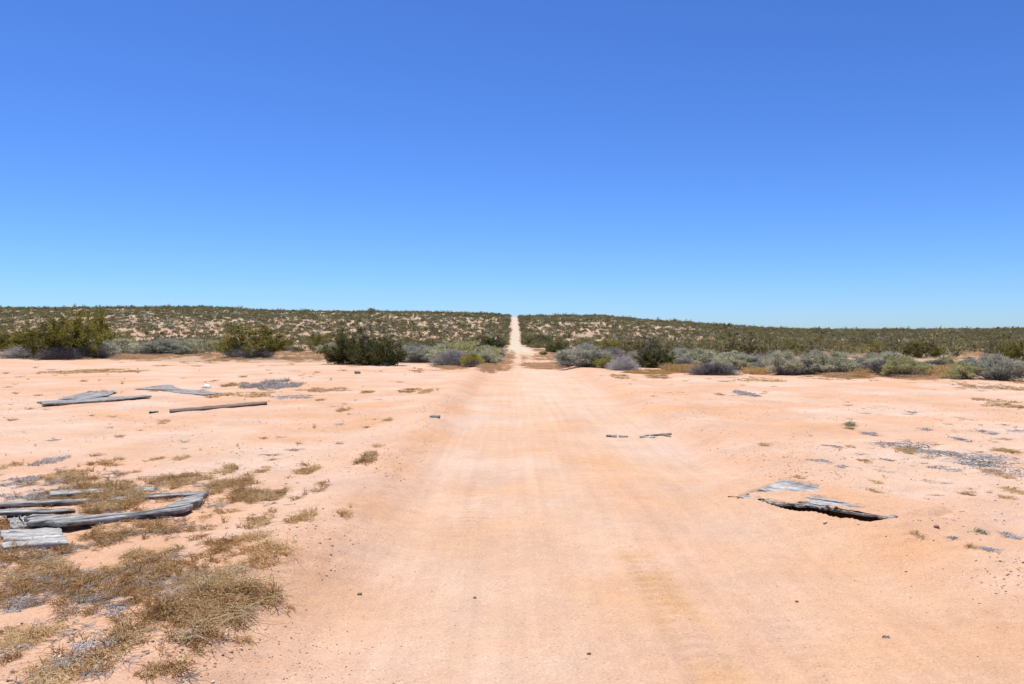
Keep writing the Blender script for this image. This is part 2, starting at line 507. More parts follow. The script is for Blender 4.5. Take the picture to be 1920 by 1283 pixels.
M_SAND = ground_mat()
M_WOOD = wood_mat('weathered_wood', (0.075, 0.069, 0.062), (0.27, 0.255, 0.23), (0.47, 0.45, 0.41), 26, 0.75)
M_WOOD_DARK = wood_mat('dark_weathered_wood', (0.035, 0.032, 0.03), (0.11, 0.104, 0.095), (0.24, 0.23, 0.215), 26, 0.75)
M_WOOD_PALE = wood_mat('bleached_wood', (0.12, 0.115, 0.105), (0.36, 0.345, 0.315), (0.56, 0.54, 0.50), 20, 0.85)
M_WOOD_BROWN = wood_mat('brown_wood', (0.07, 0.05, 0.035), (0.17, 0.125, 0.085), (0.30, 0.23, 0.16))
M_PLY = wood_mat('flaking_plywood', (0.09, 0.085, 0.078), (0.31, 0.297, 0.272), (0.54, 0.52, 0.48), 26, 0.85)
M_WHITE = plain_mat('white_scrap', (0.78, 0.77, 0.74), 0.6, 0.1)
M_PEBBLE = plain_mat('pebble', (0.42, 0.28, 0.19), 0.9, 0.55)
M_PEBBLE_PALE = plain_mat('pale_pebble', (0.58, 0.48, 0.38), 0.9, 0.25)
M_PEBBLE_DARK = plain_mat('dark_pebble', (0.20, 0.135, 0.10), 0.9, 0.4)

# ------------------------------------------------------------------ ground
C_SAND = np.array([0.555, 0.352, 0.233])
C_LOOSE = np.array([0.550, 0.334, 0.206])
C_PALE = np.array([0.575, 0.408, 0.298])
C_ROAD = np.array([0.552, 0.362, 0.238])
C_BROWN = np.array([0.47, 0.325, 0.215])
C_HILL = np.array([0.37, 0.268, 0.178])
C_CREST = np.array([0.47, 0.395, 0.29])
C_HROAD = np.array([0.53, 0.44, 0.33])


def edge_y(x):
    return 40 - np.where(x < 0, 0.42, 0.70) * x


def mixc(c, k, d):
    return c + (d - c) * k[..., None]


def ground_colour(x, y):
    yy = np.maximum(y, 1.0)
    c = np.broadcast_to(C_SAND, x.shape + (3,)).copy()
    n1 = fbm(x / 1.6, y / 1.6, 81, 4); n2 = fbm(x / 6, y / 4, 83, 4); n3 = fbm(x / 40, y / 30, 85, 3)
    c = mixc(c, np.clip(0.15 + 1.0 * n2, 0, 1) * 0.9, C_LOOSE)
    c = mixc(c, np.clip(0.38 + 2.2 * n1, 0, 1) * sst(1.2, 4.0, np.abs(x - 0.7)) * 0.9, C_PALE)
    rx = x - road_x(yy); hw = road_half(yy)
    ed = 0.22 * fbm(x / 1.1, y / 1.1, 87, 3)
    road = 1 - sst(-0.35, 0.2, np.abs(rx) - hw + ed)
    rc = mixc(np.broadcast_to(C_ROAD, c.shape), np.clip(0.40 + 0.8 * fbm(x / 0.9, y / 6, 89, 4), 0, 1), C_PALE)
    rc = mixc(rc, np.clip(0.1 + 1.1 * fbm(x / 1.1, y / 4, 90, 4), 0, 1), C_LOOSE)
    rc = mixc(rc, sst(12, 24, yy) * (1 - sst(34, 50, yy)) * 0.75 * np.exp(-((rx - 0.2) / 1.3) ** 2), C_PALE * 1.06)
    trk = np.exp(-((x - 0.98 - 0.05 * np.sin(y * 0.7)) / 0.17) ** 4) * sst(3.0, 3.6, yy) * (1 - sst(5.6, 6.6, yy))
    rc = mixc(rc, trk * np.clip(0.55 + 1.5 * fbm(x / 0.2, y / 0.3, 98, 3), 0, 1), C_LOOSE * np.array([0.97, 0.97, 0.86]))
    c = mixc(c, road, rc)
    bank = np.exp(-((np.abs(rx) - hw - 0.15 + ed) / 0.28) ** 2) * (1 - sst(30, 45, yy))
    c = mixc(c, 0.5 * bank, C_LOOSE * 0.97)
    # grown-over ground beyond the clearing
    e = edge_y(x) + 3.0 * fbm(x / 9, y / 9, 91, 3)
    grown = sst(-1.0, 2.5, yy - e) * (1 - (1 - sst(0.0, 0.7, np.abs(rx) - hw + ed)) * (1 - 0 * yy))
    brown = mixc(np.broadcast_to(C_BROWN, c.shape), np.clip(0.35 + 1.4 * n3, 0, 1), C_HILL)
    brown = mixc(brown, np.clip(0.2 + 1.6 * fbm(x / 5, y / 9, 93, 3), 0, 1) * (1 - sst(60, 120, yy)) * 0.6, C_SAND * 0.85)
    t = sst(400, 560, yy)
    crest = mixc(brown, np.clip(t * 0.75 + 1.5 * fbm(x / 9, y / 16, 95, 3) - 0.17, 0, 1) * sst(370, 440, yy), C_CREST)
    c = mixc(c, grown, crest)
    hroad = (1 - sst(-0.3, 0.6, np.abs(rx + 0.8 * fbm(y / 26, y * 0, 99, 3)) - hw + 1.1 * fbm(x / 4, y / 11, 101, 3))) * sst(60, 110, yy)
    c = mixc(c, hroad, C_HROAD)
    # ruts with a grassy middle where the track narrows
    mid = np.exp(-((rx - 0.1) / 0.3) ** 2) * sst(38, 46, yy) * (1 - sst(85, 110, yy)) * np.clip(0.3 + 2.2 * fbm(x / 2, y / 6, 97, 3), 0, 1)
    c = mixc(c, mid * 0.7, C_BROWN)
    return np.clip(c, 0.02, 0.8), np.clip(road, 0, 1)


def axis(lo, hi, step, grow, cap, end, cap_until):
    a = list(np.arange(lo, hi, step)); s = step
    while a[-1] < end:
        s *= grow
        if a[-1] < cap_until: s = min(s, cap)
        a.append(a[-1] + s)
    return a


xs_pos = axis(0, 4.6, 0.027, 1.028, 3.5, 3500, 480)
xs = np.array(sorted([-v for v in xs_pos[1:]] + xs_pos))
ys_pos = axis(2.6, 9.4, 0.027, 1.020, 3.0, 3500, 680)
ys_neg = axis(0, 0.1, 0.05, 1.35, 60, 400, 400)
ys = np.array(sorted([2.6 - v for v in ys_neg[1:]] + ys_pos))
GX, GY = np.meshgrid(xs, ys)
GZ = H(GX, GY)
gc, gr = ground_colour(GX, GY)
ny, nx = GX.shape
ii = np.arange(ny * nx).reshape(ny, nx)
gq = np.stack([ii[:-1, :-1], ii[:-1, 1:], ii[1:, 1:], ii[1:, :-1]], -1).reshape(-1, 4)
ground = mesh_obj('ground', np.stack([GX, GY, GZ], -1).reshape(-1, 3), [gq], M_SAND, attrs={'albedo': gc.reshape(-1, 3), 'track': gr.ravel()}, smooth=True)
tag(ground, 'pinkish sand flat with a graded dirt track running up a low hill', kind='structure')

# ------------------------------------------------------------------ boards


def resample(pts, n):
    pts = np.asarray(pts, float)
    d = np.concatenate([[0], np.cumsum(np.linalg.norm(np.diff(pts, axis=0), axis=1))])
    t = np.linspace(0, d[-1], n)
    return np.stack([np.interp(t, d, pts[:, k]) for k in range(3)], 1)


def board(name, near, far, mat, thick=0.05, nu=48, nv=9, rough=0.006, ragged=0.012, seed=0, gap=0.0, lift=None, pix=True, h=0.05, cat='board', label=None):
    """A warped board between its near and its far edge: a closed solid with ragged ends, worn faces and its grain along local x."""
    if pix:
        near = [at(px, py, h) for px, py in near]; far = [at(px, py, h) for px, py in far]
    A = resample(near, nu); B = resample(far, nu)
    r = np.random.default_rng(seed + 100)
    u = np.linspace(0, 1, nu)[:, None]; v = np.linspace(0, 1, nv)[None, :]
    P = A[:, None, :] * (1 - v[..., None]) + B[:, None, :] * v[..., None]
    # ragged edges: push the two ends in and out, nibble the long sides
    ax = unit((A[-1] + B[-1]) - (A[0] + B[0])); w = B - A
    wid = np.linalg.norm(w, axis=1).mean()
    nz = fbm(np.broadcast_to(u * 11 + seed, (nu, nv)), np.broadcast_to(v * 4, (nu, nv)), seed + 5, 3)
    e0 = fbm(np.zeros(nv) + seed, np.linspace(0, 6, nv), seed + 6, 3)[None, :, None] * ragged * 3 * (1 - np.clip(u * 8, 0, 1))[..., None]
    e1 = fbm(np.ones(nv) * 3 + seed, np.linspace(0, 6, nv), seed + 7, 3)[None, :, None] * ragged * 3 * np.clip(u * 8 - 7, 0, 1)[..., None]
    P = P + ax * (e0 + e1)
    wu = unit(w)[:, None, :]
    side = fbm(np.linspace(0, 14, nu) + seed, np.zeros(nu), seed + 8, 3)[:, None, None] * ragged
    side2 = fbm(np.linspace(0, 14, nu) + seed, np.ones(nu) * 9, seed + 9, 3)[:, None, None] * ragged
    P = P + wu * (side * (1 - v)[..., None] + side2 * v[..., None])
    top = P.copy(); top[..., 2] += nz * rough * 2
    crown = 4 * v * (1 - v)
    top[..., 2] += 0.04 * thick * (crown - 0.6)
    gr = fbm(np.broadcast_to(u * 5 + seed, (nu, nv)), np.broadcast_to(v * nv * 0.6, (nu, nv)), seed + 15, 2)
    top[..., 2] += gr * min(thick * 0.25, 0.008)
    bot = P.copy(); bot[..., 2] -= thick * (0.9 + 0.2 * nz)
    if lift is not None:
        dz = np.interp(np.linspace(0, 1, nu), *lift)[:, None]
        top[..., 2] += dz; bot[..., 2] += dz
    V = np.concatenate([top.reshape(-1, 3), bot.reshape(-1, 3)])
    k = np.arange(nu * nv).reshape(nu, nv); kb = k + nu * nv
    f = [np.stack([k[:-1, :-1], k[1:, :-1], k[1:, 1:], k[:-1, 1:]], -1).reshape(-1, 4),
         np.stack([kb[:-1, :-1], kb[:-1, 1:], kb[1:, 1:], kb[1:, :-1]], -1).reshape(-1, 4),
         np.stack([k[:-1, 0], kb[:-1, 0], kb[1:, 0], k[1:, 0]], -1),
         np.stack([k[:-1, -1], k[1:, -1], kb[1:, -1], kb[:-1, -1]], -1),
         np.stack([k[0, :-1], k[0, 1:], kb[0, 1:], kb[0, :-1]], -1),
         np.stack([k[-1, :-1], kb[-1, :-1], kb[-1, 1:], k[-1, 1:]], -1)]
    # local frame: origin mid board, x along the grain
    c = P.reshape(-1, 3).mean(0)
    ang = math.atan2(ax[1], ax[0])
    ca, sa = math.cos(-ang), math.sin(-ang)
    L = V - c
    L = np.stack([L[:, 0] * ca - L[:, 1] * sa, L[:, 0] * sa + L[:, 1] * ca, L[:, 2]], 1)
    o = mesh_obj(name, L, [np.concatenate(f)], mat)
    o.location = c; o.rotation_euler = (0, 0, ang)
    return tag(o, label, cat)


board('plank', [(88, 930), (180, 924), (290, 919.5)], [(98, 919), (180, 916.5), (290, 913)], M_WOOD_PALE, 0.022, h=0.035, rough=0.003, seed=1, label='pale weathered plank half hidden by weeds, rearmost of the old boards left of the track', cat='plank')
board('plank', [(-90, 949), (0, 946), (100, 942.5), (200, 937), (388, 925)], [(-90, 944), (0, 940), (100, 936.5), (200, 932), (390, 920)], M_WOOD, 0.025, h=0.038, rough=0.003, seed=2, label='long straight grey plank running behind the brown tumbleweed to the flared beam tip', cat='plank')
board('plank', [(-120, 964), (0, 961), (110, 958.5), (141, 957.5)], [(-120, 957.5), (0, 955.5), (120, 952.5), (135, 955)], M_WOOD, 0.028, h=0.075, rough=0.003, seed=3, label='short dark grey plank raised over its own shade, ending in a split point', cat='plank')
board('beam', [(57, 980), (130, 979), (200, 971), (260, 962), (310, 954.5), (345, 951), (360, 944)], [(59, 967), (130, 964.5), (200, 962), (260, 956), (310, 945), (350, 929), (392, 921)], M_WOOD, 0.04, nu=90, nv=12, rough=0.002, ragged=0.03, h=0.085, lift=([0, 0.25, 0.6, 1], [0.01, 0, -0.02, -0.01]), seed=4, label='thick curved grey beam sweeping to a broad ragged tip, in front of the planks')
board('board', [(22, 989), (45, 986.5)], [(12, 966), (33, 965)], M_WOOD, 0.03, nu=14, nv=22, h=0.035, seed=5, ragged=0.004, label='short flat grey board beneath the end of the curved beam, the outer of two')
board('board', [(47, 986.5), (58, 984.5)], [(35, 965), (56, 964.5)], M_WOOD_PALE, 0.03, nu=14, nv=22, h=0.04, seed=6, ragged=0.004, label='short flat pale board wedged against the end of the curved beam')
board('board', [(7, 1026), (60, 1021), (126, 1017)], [(3, 993), (55, 991), (112, 989)], M_WOOD_PALE, 0.03, nu=60, nv=30, rough=0.003, ragged=0.006, h=0.045, seed=7, label='squarish bleached white board with black cracks lying in front of the curved beam')
board('wood_chip', [(214, 987), (236, 982)], [(209, 982), (228, 978.5)], M_WOOD, 0.012, nu=14, nv=8, h=0.02, seed=8, label='small flat wood flake on sand just in front of the curved beam', cat='wood scrap')

board('plank', [(79, 758), (180, 752), (278, 742.8)], [(76, 753), (180, 745.5), (276, 740.6)], M_WOOD, 0.035, h=0.06, nu=60, seed=11, ragged=0.05, rough=0.008, label='long thick grey plank on open sand tapering to a point, below a flat board', cat='plank')
board('board', [(108, 748), (160, 747), (200, 741.5), (217, 736)], [(140, 739.5), (165, 734), (200, 732.5), (216, 731.5)], M_WOOD, 0.02, h=0.04, nu=60, nv=20, seed=12, ragged=0.08, rough=0.008, label='broad flat flaking grey board lying just behind the long thick tapering plank')
board('board', [(256, 729), (300, 730.5), (345, 731)], [(283, 724.5), (300, 722.5), (320, 721.5)], M_WOOD, 0.02, h=0.035, nu=30, nv=14, seed=13, ragged=0.04, label='small flat grey board, rearmost of the overlapping pair near the white scrap')
board('board', [(305, 732.5), (345, 737), (385, 740), (418, 736.5)], [(325, 731), (350, 730), (385, 733), (400, 735)], M_WOOD, 0.018, h=0.025, nu=30, nv=14, seed=14, ragged=0.04, label='low pale grey board with pointed end, front one of the overlapping pair')
board('plank', [(318, 771.5), (400, 765), (500, 756)], [(318, 767.5), (400, 760.8), (500, 752)], M_WOOD_BROWN, 0.025, h=0.04, nu=50, nv=6, seed=15, ragged=0.01, label='long thin straight brown plank alone on the sand', cat='plank')
board('wood_chip', [(279, 772.5), (297, 771)], [(280, 770), (296, 769)], M_WOOD_PALE, 0.02, nu=14, nv=6, h=0.03, seed=16, label='small pale wood chip beside the end of the thin brown plank', cat='wood scrap')
board('wood_block', [(806, 783.5), (824, 783)], [(806, 779), (824, 779.5)], M_WOOD_DARK, 0.025, nu=14, nv=6, h=0.035, seed=17, label='small dark wood block lying by the sandy bank left of the track', cat='wood scrap')
board('wood_block', [(665, 698.5), (676, 698)], [(665, 695.5), (675, 696)], M_WOOD_BROWN, 0.05, nu=12, nv=6, h=0.06, seed=18, label='tiny dark chunk on the sand before the big dark green bushes', cat='wood scrap')
board('stick', [(1136, 816), (1156, 816.2)], [(1136, 814.2), (1155, 814.4)], M_WOOD_PALE, 0.015, nu=16, nv=4, h=0.025, seed=19, ragged=0.004, label='pale flat stick on the track, farthest from the brown stick', cat='stick')
board('stick', [(1160, 817.4), (1178, 818)], [(1160, 816.4), (1178, 817)], M_WOOD, 0.012, nu=16, nv=4, h=0.015, seed=20, ragged=0.004, label='thin grey splinter on the track between the flat sticks', cat='stick')
board('stick', [(1199, 819), (1228, 819.6)], [(1200, 817.2), (1226, 817.4)], M_WOOD_PALE, 0.015, nu=16, nv=4, h=0.02, seed=21, ragged=0.004, label='short pale stick lying just below the brown stick on the track', cat='stick')
board('stick', [(1204, 818), (1235, 815.5), (1259, 814.5)], [(1204, 816.6), (1235, 813.4), (1259, 811.4)], M_WOOD_BROWN, 0.014, nu=24, nv=5, h=0.022, seed=22, ragged=0.006, label='brown tapering stick on the track, the longest stick there', cat='stick')
board('stick', [(1238, 815.6), (1258, 818.6)], [(1240, 814.8), (1258, 817.6)], M_WOOD_DARK, 0.012, nu=16, nv=4, h=0.02, seed=23, ragged=0.004, label='dark crooked twig under the tip of the brown stick', cat='stick')
board('wood_chip', [(1654, 1196), (1667, 1196)], [(1655, 1193), (1667, 1193)], M_WOOD_DARK, 0.006, nu=12, nv=5, h=0.010, seed=24, ragged=0.006, label='tiny dark splinter lying alone on the near bare track', cat='wood scrap')


# crumpled white scraps
def scrap(name, px, py, size, seed, label):
    r = np.random.default_rng(seed)
    n = 12
    a = np.linspace(0, 1, n); U, Vv = np.meshgrid(a, a)
    X = (U - 0.5) * size + r.normal(size=U.shape) * size * 0.05
    Y = (Vv - 0.5) * size * 0.8 + r.normal(size=U.shape) * size * 0.05
    Z = size * (0.16 + 0.55 * np.abs(fbm(U * 3 + seed, Vv * 3, seed, 3))) * (0.35 + 1.3 * np.sin(U * math.pi) * np.sin(Vv * math.pi))
    top = np.stack([X, Y, Z], -1).reshape(-1, 3); bot = top * [1, 1, 0.55] - [0, 0, 0.02 * size]
    k = np.arange(n * n).reshape(n, n); kb = k + n * n
    f = [np.stack([k[:-1, :-1], k[:-1, 1:], k[1:, 1:], k[1:, :-1]], -1).reshape(-1, 4), np.stack([kb[:-1, :-1], kb[1:, :-1], kb[1:, 1:], kb[:-1, 1:]], -1).reshape(-1, 4),
         np.stack([k[0, :-1], kb[0, :-1], kb[0, 1:], k[0, 1:]], -1), np.stack([k[-1, :-1], k[-1, 1:], kb[-1, 1:], kb[-1, :-1]], -1),
         np.stack([k[:-1, 0], k[1:, 0], kb[1:, 0], kb[:-1, 0]], -1), np.stack([k[:-1, -1], kb[:-1, -1], kb[1:, -1], k[1:, -1]], -1)]
    o = mesh_obj(name, np.concatenate([top, bot]), [np.concatenate(f)], M_WHITE)
    p = at(px, py); o.location = (p[0], p[1], ground_z(p[0], p[1]) + 0.01)
    tag(o, label, 'litter')


scrap('white_scrap', 387, 728.5, 0.24, 1, 'crumpled white scrap on the sand behind the low pale boards')
scrap('white_scrap', 1793, 707, 0.22, 2, 'white crumpled scrap at the foot of the round yellow-green bush')

# the panel over the hole
root = empty('wooden_panel', (PAN_O[0], PAN_O[1], PAN_Z))
tag(root, 'flaking grey wooden panel half buried in sand over a dark hollow', 'panel')
nu, nv = 110, 90
u = np.linspace(-0.02, 1.0, nu); v = np.linspace(0, 1.0, nv)
U, Vv = np.meshgrid(u, v, indexing='ij')
rag = 0.055 * fbm(u * 20, u * 0, 203, 5, 0.65)
Vr = Vv + (rag[:, None]) * (1 - Vv) ** 3
XY = PAN_O + U[..., None] * PAN_U + Vr[..., None] * PAN_V
flake = fbm(U * 7, Vv * 16, 205, 4)
Zt = pan_top(U, Vv) + 0.010 * np.abs(np.round(flake * 5) / 5) + 0.004 * fbm(U * 40, Vv * 60, 207, 2)
top = np.concatenate([XY, Zt[..., None]], -1)
bot = np.concatenate([XY, (pan_top(U, Vv) - 0.017 - 0.004 * np.abs(flake))[..., None]], -1)
k = np.arange(nu * nv).reshape(nu, nv); kb = k + nu * nv
f = [np.stack([k[:-1, :-1], k[1:, :-1], k[1:, 1:], k[:-1, 1:]], -1).reshape(-1, 4), np.stack([kb[:-1, :-1], kb[:-1, 1:], kb[1:, 1:], kb[1:, :-1]], -1).reshape(-1, 4),
     np.stack([k[:-1, 0], kb[:-1, 0], kb[1:, 0], k[1:, 0]], -1), np.stack([k[:-1, -1], k[1:, -1], kb[1:, -1], kb[:-1, -1]], -1),
     np.stack([k[0, :-1], k[0, 1:], kb[0, 1:], kb[0, :-1]], -1), np.stack([k[-1, :-1], kb[-1, :-1], kb[-1, 1:], k[-1, 1:]], -1)]
pv = np.concatenate([top.reshape(-1, 3), bot.reshape(-1, 3)]) - np.array([PAN_O[0], PAN_O[1], PAN_Z])
pa = math.atan2(PAN_U[1], PAN_U[0]); ca, sa = math.cos(-pa), math.sin(-pa)
pv = np.stack([pv[:, 0] * ca - pv[:, 1] * sa, pv[:, 0] * sa + pv[:, 1] * ca, pv[:, 2]], 1)
po = mesh_obj('board', pv, [np.concatenate(f)], M_PLY, root)
po.rotation_euler = (0, 0, pa)
# splinters sticking out along the front edge
bag = Bag(); r = np.random.default_rng(61)
n = 170
su = np.sort(r.uniform(0.12, 1.0, n)); sv = 0.055 * fbm(su * 20, su * 0, 203, 5, 0.65)
base = np.concatenate([PAN_O + su[:, None] * PAN_U + (sv + r.uniform(-0.01, 0.03, n))[:, None] * PAN_V, (pan_top(su, sv) + r.uniform(-0.012, 0.006, n))[:, None]], 1) - np.array([PAN_O[0], PAN_O[1], PAN_Z])
dirs = np.concatenate([np.tile(PAN_U, (n, 1)) * r.choice([-1, 1], n)[:, None] * 0.9 - PAN_V * r.uniform(0, 0.7, n)[:, None], r.normal(0, 0.12, (n, 1))], 1)
cards(bag, base, dirs, r.uniform(0.02, 0.09, n), r.uniform(0.003, 0.009, n), r.uniform(0.2, 0.9, n), r)
bag.obj('splinter_edge', [M_TWIG], root)

# sand blown over the panel
nu, nv = 130, 120
u = np.linspace(-0.12, 1.3, nu); v = np.linspace(0.0, 1.3, nv)
U, Vv = np.meshgrid(u, v, indexing='ij')
Vv = Vv + (0.055 * fbm(u * 20, u * 0, 203, 5, 0.65)[:, None] + 0.014) * np.clip(1 - Vv, 0, 1) ** 3
X = PAN_O[0] + U * PAN_U[0] + Vv * PAN_V[0]; Y = PAN_O[1] + U * PAN_U[1] + Vv * PAN_V[1]
nz = fbm(U * 4, Vv * 4, 211, 4); nf = fbm(U * 22, Vv * 22, 213, 3)
bare1 = sst(0.52, 0.66, Vv + 0.22 * nz) * (1 - sst(0.95, 1.03, Vv + 0.10 * nz)) * (1 - sst(0.22, 0.36, U + 0.2 * nz))
bare1 = np.maximum(bare1, (1 - sst(0.06, 0.14, U + 0.14 * nz)) * sst(0.0, 0.1, Vv))
bare2 = sst(0.34, 0.42, U + 0.16 * nz) * (1 - sst(0.64, 0.76, U + 0.20 * nz)) * (1 - sst(0.46, 0.62, Vv + 0.25 * nz))
bare3 = (1 - sst(0.02, 0.08, Vv + 0.14 * nf)) * sst(0.02, 0.1, U) * (1 - 0.8 * sst(0.72, 0.86, U + 0.2 * nz))
bare = np.clip(np.maximum(np.maximum(bare1, bare2), bare3), 0, 1)
onpan = (1 - sst(0.97, 1.02, U)) * (1 - sst(0.97, 1.02, Vv)) * sst(-0.09, -0.04, U)
gz = H(X, Y)
zc = pan_top(U, Vv) + 0.014 + 0.014 * nz + 0.008 * nf + 0.012 * sst(0.4, 1, Vv)
fade = (1 - sst(0.99, 1.12, U)) * (1 - sst(1.0, 1.16, Vv)) * sst(-0.12, -0.02, U) * np.where(U > 0.98, sst(0.02, 0.16, Vv), 1.0)
Z = np.where((onpan > 0.5) & (U < 0.985), zc, gz + (zc - gz) * fade - 0.02 * (1 - fade))
Z = np.where(onpan > 0.5, Z + (pan_top(U, Vv) - 0.010 - Z) * bare, Z)
sx, st = ground_colour(X, Y)
k = np.arange(nu * nv).reshape(nu, nv)
so = mesh_obj('sand_drift', np.stack([X, Y, Z], -1).reshape(-1, 3), [np.stack([k[:-1, :-1], k[1:, :-1], k[1:, 1:], k[:-1, 1:]], -1).reshape(-1, 4)], M_SAND, attrs={'albedo': sx.reshape(-1, 3), 'track': st.ravel()}, smooth=True)
tag(so, 'sand blown over the half buried panel', kind='structure')


# ------------------------------------------------------------------ shrubs
def creosote(seed, n_stem, n_leaf, leaf, spread=0.62, twig_r=0.011, upright=0.5, low=0.25, bare=0.34, rag=0.25, plume=1.0):
    """Vase of grey stems carrying small leaf sprays; about 1 high, 2*spread wide. Returns (foliage bag, stem bag)."""
    r = np.random.default_rng(seed)
    fol, stm = Bag(), Bag()
    az = np.arange(n_stem) * 2.399 + r.uniform(-0.5, 0.5, n_stem)
    out = spread * np.sqrt(r.uniform(0.02, 1, n_stem)) * 1.08
    hgt = (1.0 - 0.5 * (out / spread) ** 2) * r.uniform(1 - rag, 1 + 0.6 * rag, n_stem)
    lowk = r.uniform(0, 1, n_stem) < low
    hgt = np.where(lowk, hgt * r.uniform(0.25, 0.7, n_stem), hgt)
    out = np.where(lowk, spread * r.uniform(0.75, 1.05, n_stem), out)
    tip = np.stack([np.cos(az) * out, np.sin(az) * out, hgt], 1)
    b = np.stack([np.cos(az), np.sin(az), np.zeros(n_stem)], 1) * (out * 0.16)[:, None]
    K = 6
    t = np.linspace(0, 1, K)[None, :, None]
    mid = b * 0.3 + tip * 0.7; mid[:, 2] = hgt * upright; mid[:, :2] *= 0.82
    P = (1 - t) ** 2 * b[:, None] + 2 * t * (1 - t) * mid[:, None] + t ** 2 * tip[:, None]
    P[:, 1:-1] += r.normal(0, 0.022, (n_stem, K - 2, 3))
    tubes(stm, P, np.linspace(1, 0.35, K)[None, :] * twig_r * r.uniform(0.7, 1.4, n_stem)[:, None], r.uniform(0.2, 0.9, n_stem), 0, 4)
    # branchlets
    nb = 7
    tt = r.uniform(bare, 1.0, (n_stem, nb)) ** 0.8
    seg = np.clip(tt * (K - 1), 0, K - 1.001); i0 = seg.astype(int); fr = (seg - i0)[..., None]
    sidx = np.arange(n_stem)[:, None]
    o = P[sidx, i0] * (1 - fr) + P[sidx, np.minimum(i0 + 1, K - 1)] * fr
    d = r.normal(size=(n_stem, nb, 3)) * [0.75, 0.75, 0.4] + [0, 0, 0.65]
    d[..., :2] += 0.35 * unit(P[:, -1] - P[:, 0])[:, None, :2]
    ln = r.uniform(0.12, 0.30, (n_stem, nb, 1)) * plume
    e = o + unit(d) * ln
    o = o.reshape(-1, 3); e = e.reshape(-1, 3)
    tubes(stm, np.stack([o, (o + e) / 2 + r.normal(0, 0.01, o.shape), e], 1), np.array([[0.5, 0.4, 0.2]]) * twig_r * np.ones((len(o), 1)), r.uniform(0.2, 0.8, len(o)), 0, 3)
    m = len(o)
    w = r.uniform(0.2, 1.0, m); w /= w.sum()
    pick = r.choice(m, n_leaf, p=w)
    q = r.uniform(0.05, 1.12, n_leaf)[:, None]
    L = o[pick] + (e[pick] - o[pick]) * q + r.normal(0, 0.026, (n_leaf, 3)) * (1.25 - 0.4 * q)
    D = unit(e[pick] - o[pick]) + r.normal(0, 0.6, (n_leaf, 3))
    ct = r.uniform(-0.25, 0.25, m)[pick]
    tint = np.clip(0.45 + ct + r.normal(0, 0.17, n_leaf), 0, 1)
    ls = leaf * r.uniform(0.6, 1.4, n_leaf)
    cards(fol, L, D, ls, ls * 0.55, tint, r)
    return fol, stm


def sage(seed, n_lobe, n_leaf, leaf, flat=0.8, slim=0.32, open_=0.3):
    """Dense rounded shrub of many small upright shoots gathered into lobes; about 1 high and 1.3 wide."""
    r = np.random.default_rng(seed)
    fol, stm = Bag(), Bag()
    ph = np.arange(n_lobe) * 2.399 + r.uniform(-0.4, 0.4, n_lobe)
    cz = r.uniform(0.02, 1, n_lobe) ** 0.9
    rad = np.sqrt(np.clip(1 - cz ** 2, 0, 1)) * r.uniform(0.6, 1.22, n_lobe)
    C = np.stack([np.cos(ph) * rad * 0.52, np.sin(ph) * rad * 0.52, 0.16 + cz * 0.60 * r.uniform(0.62, 1.18, n_lobe)], 1)
    R = r.uniform(0.09, 0.21, n_lobe)
    # stems from the crown to each lobe
    P0 = C * [0.15, 0.15, 0]
    t = np.linspace(0, 1, 5)[None, :, None]
    mid = C * [0.75, 0.75, 0.4]
    P = (1 - t) ** 2 * P0[:, None] + 2 * t * (1 - t) * mid[:, None] + t ** 2 * C[:, None]
    tubes(stm, P, np.linspace(1, 0.4, 5)[None, :] * 0.014 * np.ones((n_lobe, 1)), r.uniform(0.1, 0.7, n_lobe), 0, 3)
    nt = 220
    a2 = r.uniform(0, 2 * math.pi, nt); l2 = r.uniform(0.25, 0.62, nt); el = r.uniform(0.15, 1.2, nt)
    D = np.stack([np.cos(a2) * np.cos(el), np.sin(a2) * np.cos(el), np.sin(el)], 1)
    S = D * r.uniform(0.05, 0.2, (nt, 1))
    E = S + D * l2[:, None]; M = (S + E) / 2 + r.normal(0, 0.05, (nt, 3)); M[:, 2] = np.abs(M[:, 2])
    tubes(stm, np.stack([S, M, E], 1), np.array([[0.008, 0.006, 0.003]]) * np.ones((nt, 1)), r.uniform(0.05, 0.8, nt), 0, 3)
    ns = 90
    j = r.integers(0, n_lobe, ns)
    d = unit(C[j] - [0, 0, 0.1]) + r.normal(0, 0.35, (ns, 3)) + [0, 0, 0.2]
    e = C[j] + unit(d) * (R[j] * r.uniform(1.1, 2.0, ns))[:, None]
    tubes(stm, np.stack([C[j], (C[j] + e) / 2 + r.normal(0, 0.015, (ns, 3)), e], 1), np.array([[0.006, 0.005, 0.003]]) * np.ones((ns, 1)), r.uniform(0.4, 1, ns), 0, 3)
    pick = r.choice(n_lobe, n_leaf, p=(R ** 2) / (R ** 2).sum())
    dirn = unit(r.normal(size=(n_leaf, 3)) + unit(C[pick] - [0, 0, 0.15]) * 0.9 + [0, 0, 0.35])
    q = ((r.uniform(open_, 1.0, n_leaf) ** 0.6) * np.where(r.uniform(0, 1, n_leaf) < 0.16, r.uniform(1.1, 1.8, n_leaf), 1.0))[:, None] * R[pick][:, None]
    L = C[pick] + dirn * q * [1, 1, flat]
    L[:, 2] = np.maximum(L[:, 2], 0.015)
    D = dirn + [0, 0, 0.45] + r.normal(0, 0.35, (n_leaf, 3))
    tint = np.clip(0.50 + r.uniform(-0.2, 0.2, n_lobe)[pick] + r.normal(0, 0.15, n_leaf), 0, 1)
    ls = leaf * r.uniform(0.6, 1.5, n_leaf)
    cards(fol, L, D, ls, ls * slim, tint, r)
    return fol, stm


